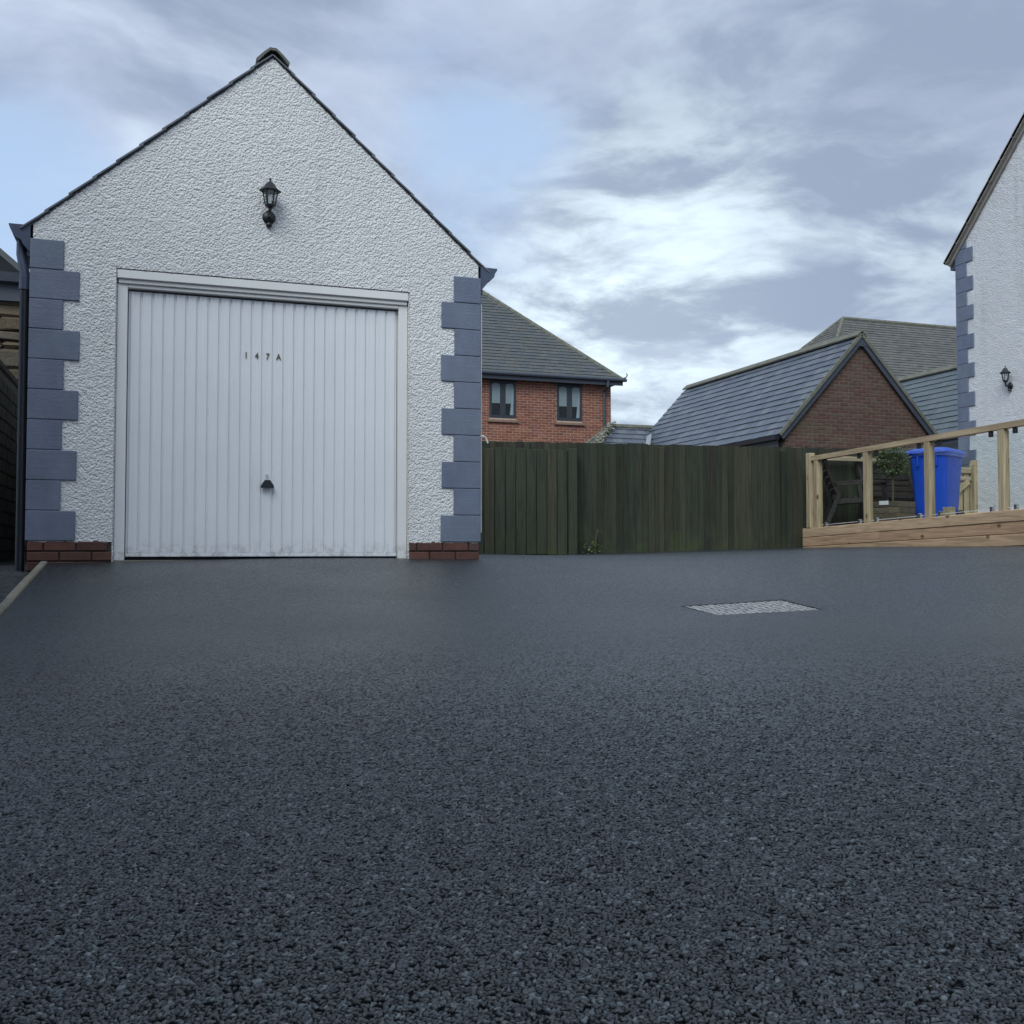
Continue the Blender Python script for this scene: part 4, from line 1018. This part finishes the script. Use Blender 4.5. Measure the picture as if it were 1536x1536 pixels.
# ------------------------------------------------------------------ brick garages behind the fence
def gable_garage(name, label, xl, xr, yf, yb, ze, za, slate, brick, front, cat='outbuilding', limit=300):
    xc = (xl + xr) / 2; t = thing(name, (xc, (yf + yb) / 2, 0.45), label, cat); tp = (za - ze) / (xc - xl)
    core = MB().prism([(xl, yf, 0.4), (xr, yf, 0.4), (xr, yf, ze), (xc, yf, za), (xl, yf, ze)], (0, yb - yf, 0)).build('wall', 'brown_mortar', t)
    if front:
        z0 = 1.6
        brick_wall(t, (xl, yf, z0), (1, 0, 0), xr - xl, za - z0, brick, lambda u, v: v + z0 < ze + (1 - abs(u + xl - xc) / (xc - xl)) * (za - ze) - 0.03, out=(0, -1, 0), limit=limit, depth=0.02)
    ln = math.hypot(xc - xl + 0.18, (xc - xl + 0.18) * tp); ct, st = math.cos(math.atan(tp)), math.sin(math.atan(tp))
    for sg in (-1, 1):
        e = xc + sg * (xc - xl + 0.18); zz = ze - 0.18 * tp + 0.05
        up = Vector((-sg * ct, 0, st)); n = Vector((sg * st, 0, ct)); c = Vector((e, yf - 0.10, zz))
        rf = MB().prism([c, c + up * ln, c + up * ln - n * 0.04, c - n * 0.04], (0, yb - yf + 0.2, 0)).build('roof', 'slate_edge', t)
        slate_roof(rf, c, (0, 1, 0), yb - yf + 0.2, up, ln - 0.03, slate, 0.21, 0.27, limit=300 if sg < 0 else 40)
        # verge boards
        c2 = c + Vector((0, 0.02, 0))
        MB().prism([c2 - n * 0.045, c2 + up * ln - n * 0.045, c2 + up * ln - n * 0.135, c2 - n * 0.135], (0, 0.035, 0)).build('verge_board', 'fascia_dark', t)
        MB().prism([c + n * 0.035 + Vector((0, -0.01, 0)), c + up * ln + n * 0.035 + Vector((0, -0.01, 0)), c + up * ln - n * 0.03 + Vector((0, -0.01, 0)), c - n * 0.03 + Vector((0, -0.01, 0))], (0, 0.05, 0)).build('verge_trim', 'lichen_ridge', t)
        MB().box(min(e, e + sg * 0.10), max(e, e + sg * 0.10), yf - 0.08, yb, zz - 0.10, zz - 0.005).build('gutter', 'black_plastic', t)
        MB().box(min(e, e - sg * 0.025), max(e, e - sg * 0.025), yf, yb, zz - 0.26, zz - 0.035).build('fascia', 'fascia_dark', t)
    MB().prism([(xc - 0.19, yf - 0.086, za - 0.20), (xc + 0.19, yf - 0.086, za - 0.20), (xc, yf - 0.086, za + 0.04)], (0, 0.05, 0)).build('apex_board', 'fascia_dark', t)
    y = yf - 0.11
    while y < yb + 0.05:
        prof = [(xc + a * 0.13, y, za + 0.145 - abs(a) * 0.115) for a in (-1, -0.4, 0, 0.4, 1)]
        inn = [(p[0] * 0.9 + xc * 0.1, y, p[2] - 0.03) for p in reversed(prof)]
        MB().prism(prof + inn, (0, 0.445, 0)).build('ridge_tile', 'lichen_ridge', t); y += 0.45
    return t
mid = gable_garage('brick_outbuilding', 'brown brick outbuilding with gable end and blue-grey slate roof behind the fence', 12.05, 15.75, 17.98, 25.4, 3.02, 5.02, 'blue_slate', 'brown_brick', True)
twin = gable_garage('slate_outbuilding', 'slate-roofed outbuilding mostly hidden between the brown brick gable and the white house', 16.02, 19.7, 15.6, 25.4, 3.0, 4.82, 'pale_slate', 'brown_brick', False)

def hip_building(name, label, x0, x1, y0, y1, ze, tp, slate, cat, gauge, width, limit, eave=0.28, mortar='mortar'):
    """hipped roof over a rectangle; returns the thing"""
    t = thing(name, ((x0 + x1) / 2, (y0 + y1) / 2, 0.4), label, cat)
    MB().box(x0, x1, y0, y1, 0.3, ze).build('wall', mortar, t)
    X0, X1, Y0, Y1 = x0 - eave, x1 + eave, y0 - eave, y1 + eave
    hd = (Y1 - Y0) / 2; zr = ze + hd * tp; ym = (Y0 + Y1) / 2
    v = [(X0, Y0, ze), (X1, Y0, ze), (X1, Y1, ze), (X0, Y1, ze), (X0 + hd, ym, zr), (X1 - hd, ym, zr)]
    rf = MB().raw([*v, *[(a, b, c - 0.06) for a, b, c in v[:4]]], [(0, 1, 5, 4), (1, 2, 5), (2, 3, 4, 5), (3, 0, 4), (6, 9, 8, 7), (0, 6, 7, 1), (1, 7, 8, 2), (2, 8, 9, 3), (3, 9, 6, 0)]).build('roof', 'slate_edge', t)
    ct, st = math.cos(math.atan(tp)), math.sin(math.atan(tp)); L = hd / ct
    ln = X1 - X0
    slate_roof(rf, (X0, Y0, ze + 0.002), (1, 0, 0), ln, (0, ct, st), L, slate, gauge, width, lambda u, s: s * ct < u - 0.02 and s * ct < ln - u - 0.02, limit)
    l2 = Y1 - Y0
    slate_roof(rf, (X0, Y1, ze + 0.002), (0, -1, 0), l2, (ct, 0, st), L, slate, gauge, width, lambda u, s: s * ct < u - 0.02 and s * ct < l2 - u - 0.02, 20)
    def capline(a, b, r, nm, mat):
        a = Vector(a); b = Vector(b); n = max(1, int((b - a).length / 0.45)); d = (b - a) / n
        for k in range(n): MB().tube([a + d * k, a + d * (k + 0.98)], [r, r * 0.96], 8).build(nm, mat, rf)
    capline(v[4], v[5], 0.085, 'ridge_tile', 'lichen_ridge')
    for q, e in ((0, 4), (1, 5)): capline(v[q], v[e], 0.075, 'hip_tile', 'lichen_ridge')
    capline(v[3], v[4], 0.075, 'hip_tile', 'lichen_ridge')
    return t, rf, (X0, X1, Y0, Y1, zr)

def brick_house():
    x0, x1, y0 = 3.6, 12.70, 28.0
    t, rf, e = hip_building('brick_house', 'orange-red brick two-storey house with hipped slate roof and two casement windows', x0, x1, y0, y0 + 8.0, 5.60, 0.95, 'old_slate', 'house', 0.17, 0.26, 300)
    wins = [(8.875, 9.69), (10.955, 11.765)]; zw0, zw1 = 4.36, 5.47
    holes = [(a - x0 - 0.005, b - x0 + 0.005, zw0 - 0.14 - 1.9, zw1 + 0.02 - 1.9) for a, b in wins]
    brick_wall(t, (x0, y0, 1.9), (1, 0, 0), x1 - x0, 5.50 - 1.9, 'orange_brick', lambda u, v: x0 + u > 7.9, out=(0, -1, 0), limit=300, depth=0.02, bh=0.062, joint=0.013, holes=holes)
    for a, b in wins:
        f = MB(); yf = y0 - 0.016
        for p in ((a, a + 0.075, zw0, zw1), (b - 0.075, b, zw0, zw1), ((a + b) / 2 - 0.085, (a + b) / 2 + 0.085, zw0 + 0.0755, zw1 - 0.1105), (a + 0.0755, b - 0.0755, zw0, zw0 + 0.075), (a + 0.0755, b - 0.0755, zw1 - 0.11, zw1)):
            f.cbox(p[0], p[1], yf, y0 + 0.01, p[2], p[3], 0.004)
        w = f.build('window', 'window_frame_dark', t)
        m = (a + b) / 2
        for p0, p1 in ((a + 0.076, m - 0.086), (m + 0.086, b - 0.076)):
            MB().box(p0, p1, yf + 0.004, yf + 0.009, zw0 + 0.076, zw1 - 0.111).build('pane', 'house_glass', w)
            # arched heads of the lights
            arch = MB()
            for s in (0, 1):
                xa = p0 if s == 0 else p1; k = 1 if s == 0 else -1
                arch.prism([(xa, yf - 0.002, zw1 - 0.112), (xa + k * 0.09, yf - 0.002, zw1 - 0.112), (xa + k * 0.04, yf - 0.002, zw1 - 0.122), (xa, yf - 0.002, zw1 - 0.16)], (0, 0.005, 0))
            arch.build('arch_head', 'window_frame_dark', w)
            MB().box(p0, p1, yf + 0.0105, yf + 0.0115, zw0 + 0.42, zw1 - 0.111).build('blind', 'blind_fabric', w)
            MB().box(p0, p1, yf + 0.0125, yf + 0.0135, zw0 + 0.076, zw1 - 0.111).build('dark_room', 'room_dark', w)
        pc = MB().prism([(b - 0.076 - 0.03, yf + 0.0098, zw1 - 0.25), (b - 0.078, yf + 0.0098, zw1 - 0.25), (b - 0.085, yf + 0.0098, zw0 + 0.09), (b - 0.19, yf + 0.0098, zw0 + 0.09), (b - 0.16, yf + 0.0098, zw0 + 0.4)], (0, 0.0005, 0))
        pc.build('curtain', 'curtain_fabric', w)
        MB().cbox(a - 0.07, b + 0.07, y0 - 0.07, y0 + 0.01, zw0 - 0.135, zw0 - 0.06, 0.006).build('sill', 'sill_tile', w)
    # boxed eaves and gutter
    MB().box(x0, x1 + 0.26, y0 - 0.26, y0 - 0.008, 5.505, 5.535).build('soffit', 'fascia_dark', t)
    MB().box(x0, x1 + 0.27, y0 - 0.285, y0 - 0.262, 5.44, 5.62).build('fascia', 'fascia_dark', t)
    MB().tube([(x0, y0 - 0.335, 5.60), (x1 + 0.36, y0 - 0.335, 5.60)], 0.055, 8).build('gutter', 'fascia_dark', t)
    MB().tube([(12.46, y0 - 0.33, 5.58), (12.46, y0 - 0.33, 5.40), (12.46, y0 - 0.05, 5.25), (12.46, y0 - 0.05, 2.0)], 0.042, 8).build('downpipe', 'fascia_dark', t)
    MB().tube([(x1 + 0.24, y0 - 0.24, 5.66), (x1 + 0.34, y0 - 0.34, 5.68), (x1 + 0.38, y0 - 0.36, 5.74), (x1 + 0.36, y0 - 0.35, 5.80)], 0.018, 6).build('hip_iron', 'black_metal', t)
brick_house()

def low_outbuilding():
    t, rf, e = hip_building('low_outbuilding', 'low hip-roofed slate outbuilding with mossy hip between the brick buildings', 10.35, 15.2, 24.35, 26.9, 2.55, 0.92, 'blue_slate', 'outbuilding', 0.21, 0.27, 200, 0.22)
    X0, X1, Y0, Y1, zr = e; hd = (Y1 - Y0) / 2
    a = Vector((X0, Y0, 2.55)); b = Vector((X0 + hd, (Y0 + Y1) / 2, zr))
    V = []; F = []; A = []
    for k in range(420):
        f = random.uniform(0.25, 1.0); p = a + (b - a) * f + Vector((random.gauss(0, 0.07), random.gauss(0, 0.07), random.uniform(0.03, 0.12)))
        s = random.uniform(0.02, 0.055); i = len(V)
        V += [p + Vector((s, 0, 0)), p + Vector((-s * .6, s, 0)), p + Vector((-s * .6, -s, 0)), p + Vector((0, 0, s * 1.1))]; F += [(0 + i, 1 + i, 3 + i), (1 + i, 2 + i, 3 + i), (2 + i, i, 3 + i), (i, 2 + i, 1 + i)]; A += [random.random()] * 4
    me = bpy.data.meshes.new('lichen'); me.from_pydata(V, [], F); me.update(); me.attributes.new('var', 'FLOAT', 'POINT').data.foreach_set('value', A)
    me.materials.append(MAT['lichen_tuft']); o = place(bpy.data.objects.new('lichen', me), rf); o['kind'] = 'stuff'
    # lead in the valley against the brown brick building
    MB().beam((12.35, 24.75, 3.62), (11.95, 24.1, 2.95), 0.16, 0.02, (-0.6, 0, 0.8)).build('lead_flashing', 'lead', t)
low_outbuilding()
hip_building('far_house', 'house with long brown slate roof behind the brown brick outbuilding', 20.6, 36.0, 28.6, 35.6, 5.6, 0.97, 'brown_slate', 'house', 0.17, 0.26, 300, 0.25, 'brown_mortar')

# ------------------------------------------------------------------ old stone house and boundary wall on the left
def stone_house():
    y0 = 14.0; x1 = -1.66; x0 = -7.0
    t = thing('stone_house', (-4, 17, 0.4), 'old brown rubble stone house with dark eaves at the left edge', 'house')
    MB().box(x0, x1 - 0.03, y0 + 0.04, y0 + 7, 0.2, 3.72).build('wall', 'dark_mortar', t)
    z = 0.9; k = 0
    while z < 3.55:
        h = random.choice((0.09, 0.13, 0.18, 0.25)); x = x1; first = True
        while x > -2.9:
            w = random.uniform(0.24, 0.46)
            dy = random.uniform(0, 0.035); j = random.uniform(-0.02, 0.015) if first else 0
            m = MB().cbox(x - w + 0.012, x + j, y0 - dy, y0 + 0.2, z + 0.008, z + h - 0.006, 0.022)
            m.v = [(p[0] + random.uniform(-0.014, 0.014), p[1] + random.uniform(-0.02, 0.01), p[2] + random.uniform(-0.012, 0.012)) for p in m.v]; m.build('stone', 'rubble_stone', t)
            x -= w; first = False
        z += h; k += 1
    # eaves: fascia, gutter and the edge of the roof above
    MB().box(x0, x1 - 0.02, y0 - 0.10, y0 + 0.05, 3.60, 3.84).build('fascia', 'fascia_dark', t)
    pr = [(0.0, 0.0), (0.10, 0.02), (0.12, 0.13), (0.09, 0.13), (0.07, 0.05), (0.0, 0.04)]
    MB().prism([(x0, y0 - 0.10 - u, 3.80 + w) for u, w in pr], (x1 - x0 - 0.03, 0, 0)).build('gutter', 'fascia_dark', t)
    a = Vector((-4.6, y0 - 0.15, 6.42)); b = Vector((x1 - 0.06, y0 - 0.15, 3.97))
    MB().prism([a, b, b + Vector((0.03, 0, 0.06)), a + Vector((0, 0, 0.1))], (0, 7.2, 0)).build('roof', 'old_slate', t)
    MB().prism([(-4.6, y0 + 0.02, 6.4), (x1 - 0.25, y0 + 0.02, 3.97), (x1 - 0.25, y0 + 0.02, 3.72), (-6.9, y0 + 0.02, 3.72)], (0, 0.2, 0)).build('gable', 'dark_mortar', t)
    MB().tube([(x1 + 0.03, y0 + 0.05, 3.9), (x1 + 0.05, y0 + 0.05, 3.5), (x1 + 0.02, y0 + 0.06, 0.5)], 0.035, 8).build('downpipe', 'black_plastic', t)
stone_house()
def boundary_wall():
    xw = -1.30; t = thing('boundary_wall', (xw, 10, 0.3), 'dark damp brick boundary wall in the gap left of the garage', 'wall')
    MB().box(xw - 0.25, xw - 0.004, 8.9, 13.6, 0.05, 2.03).build('wall_core', 'dark_mortar', t)
    brick_wall(t, (xw, 8.9, 0.28), (0, 1, 0), 4.7, 1.76, 'dark_brick', None, 0.215, 0.10, 0.02, 0.012, out=(1, 0, 0), limit=300, name='brick')
    MB().cbox(xw - 0.27, xw + 0.02, 8.9, 13.6, 2.032, 2.09, 0.01).build('coping', 'dark_brick', t)
    MB().cbox(xw + 0.002, xw + 0.20, 8.95, 10.9, 0.20, 0.345, 0.012).build('footing_slab', 'slab_stone', t)
boundary_wall()

def shade_house():
    """unseen house added left of the frame, sized to shade that side of the drive"""
    x1, x0, y0, y1, ze = -2.4, -8.2, -9.0, 4.6, 5.6
    t = thing('added_shade_house', (-5.3, -2, 0), 'unseen house block added on the left plot to shade the drive', 'house')
    xm = (x0 + x1) / 2
    MB().prism([(x0, y0, -0.4), (x1, y0, -0.4), (x1, y0, ze), (xm, y0, ze + 2.2), (x0, y0, ze)], (0, y1 - y0, 0)).build('wall', 'rubble_stone', t)
    for sg in (-1, 1):
        e = xm + sg * 3.15; MB().prism([(xm, y0 - 0.2, ze + 2.26), (e, y0 - 0.2, ze - 0.10), (e, y0 - 0.2, ze + 0.0), (xm, y0 - 0.2, ze + 2.38)], (0, y1 - y0 + 0.4, 0)).build('roof', 'old_slate', t)
shade_house()
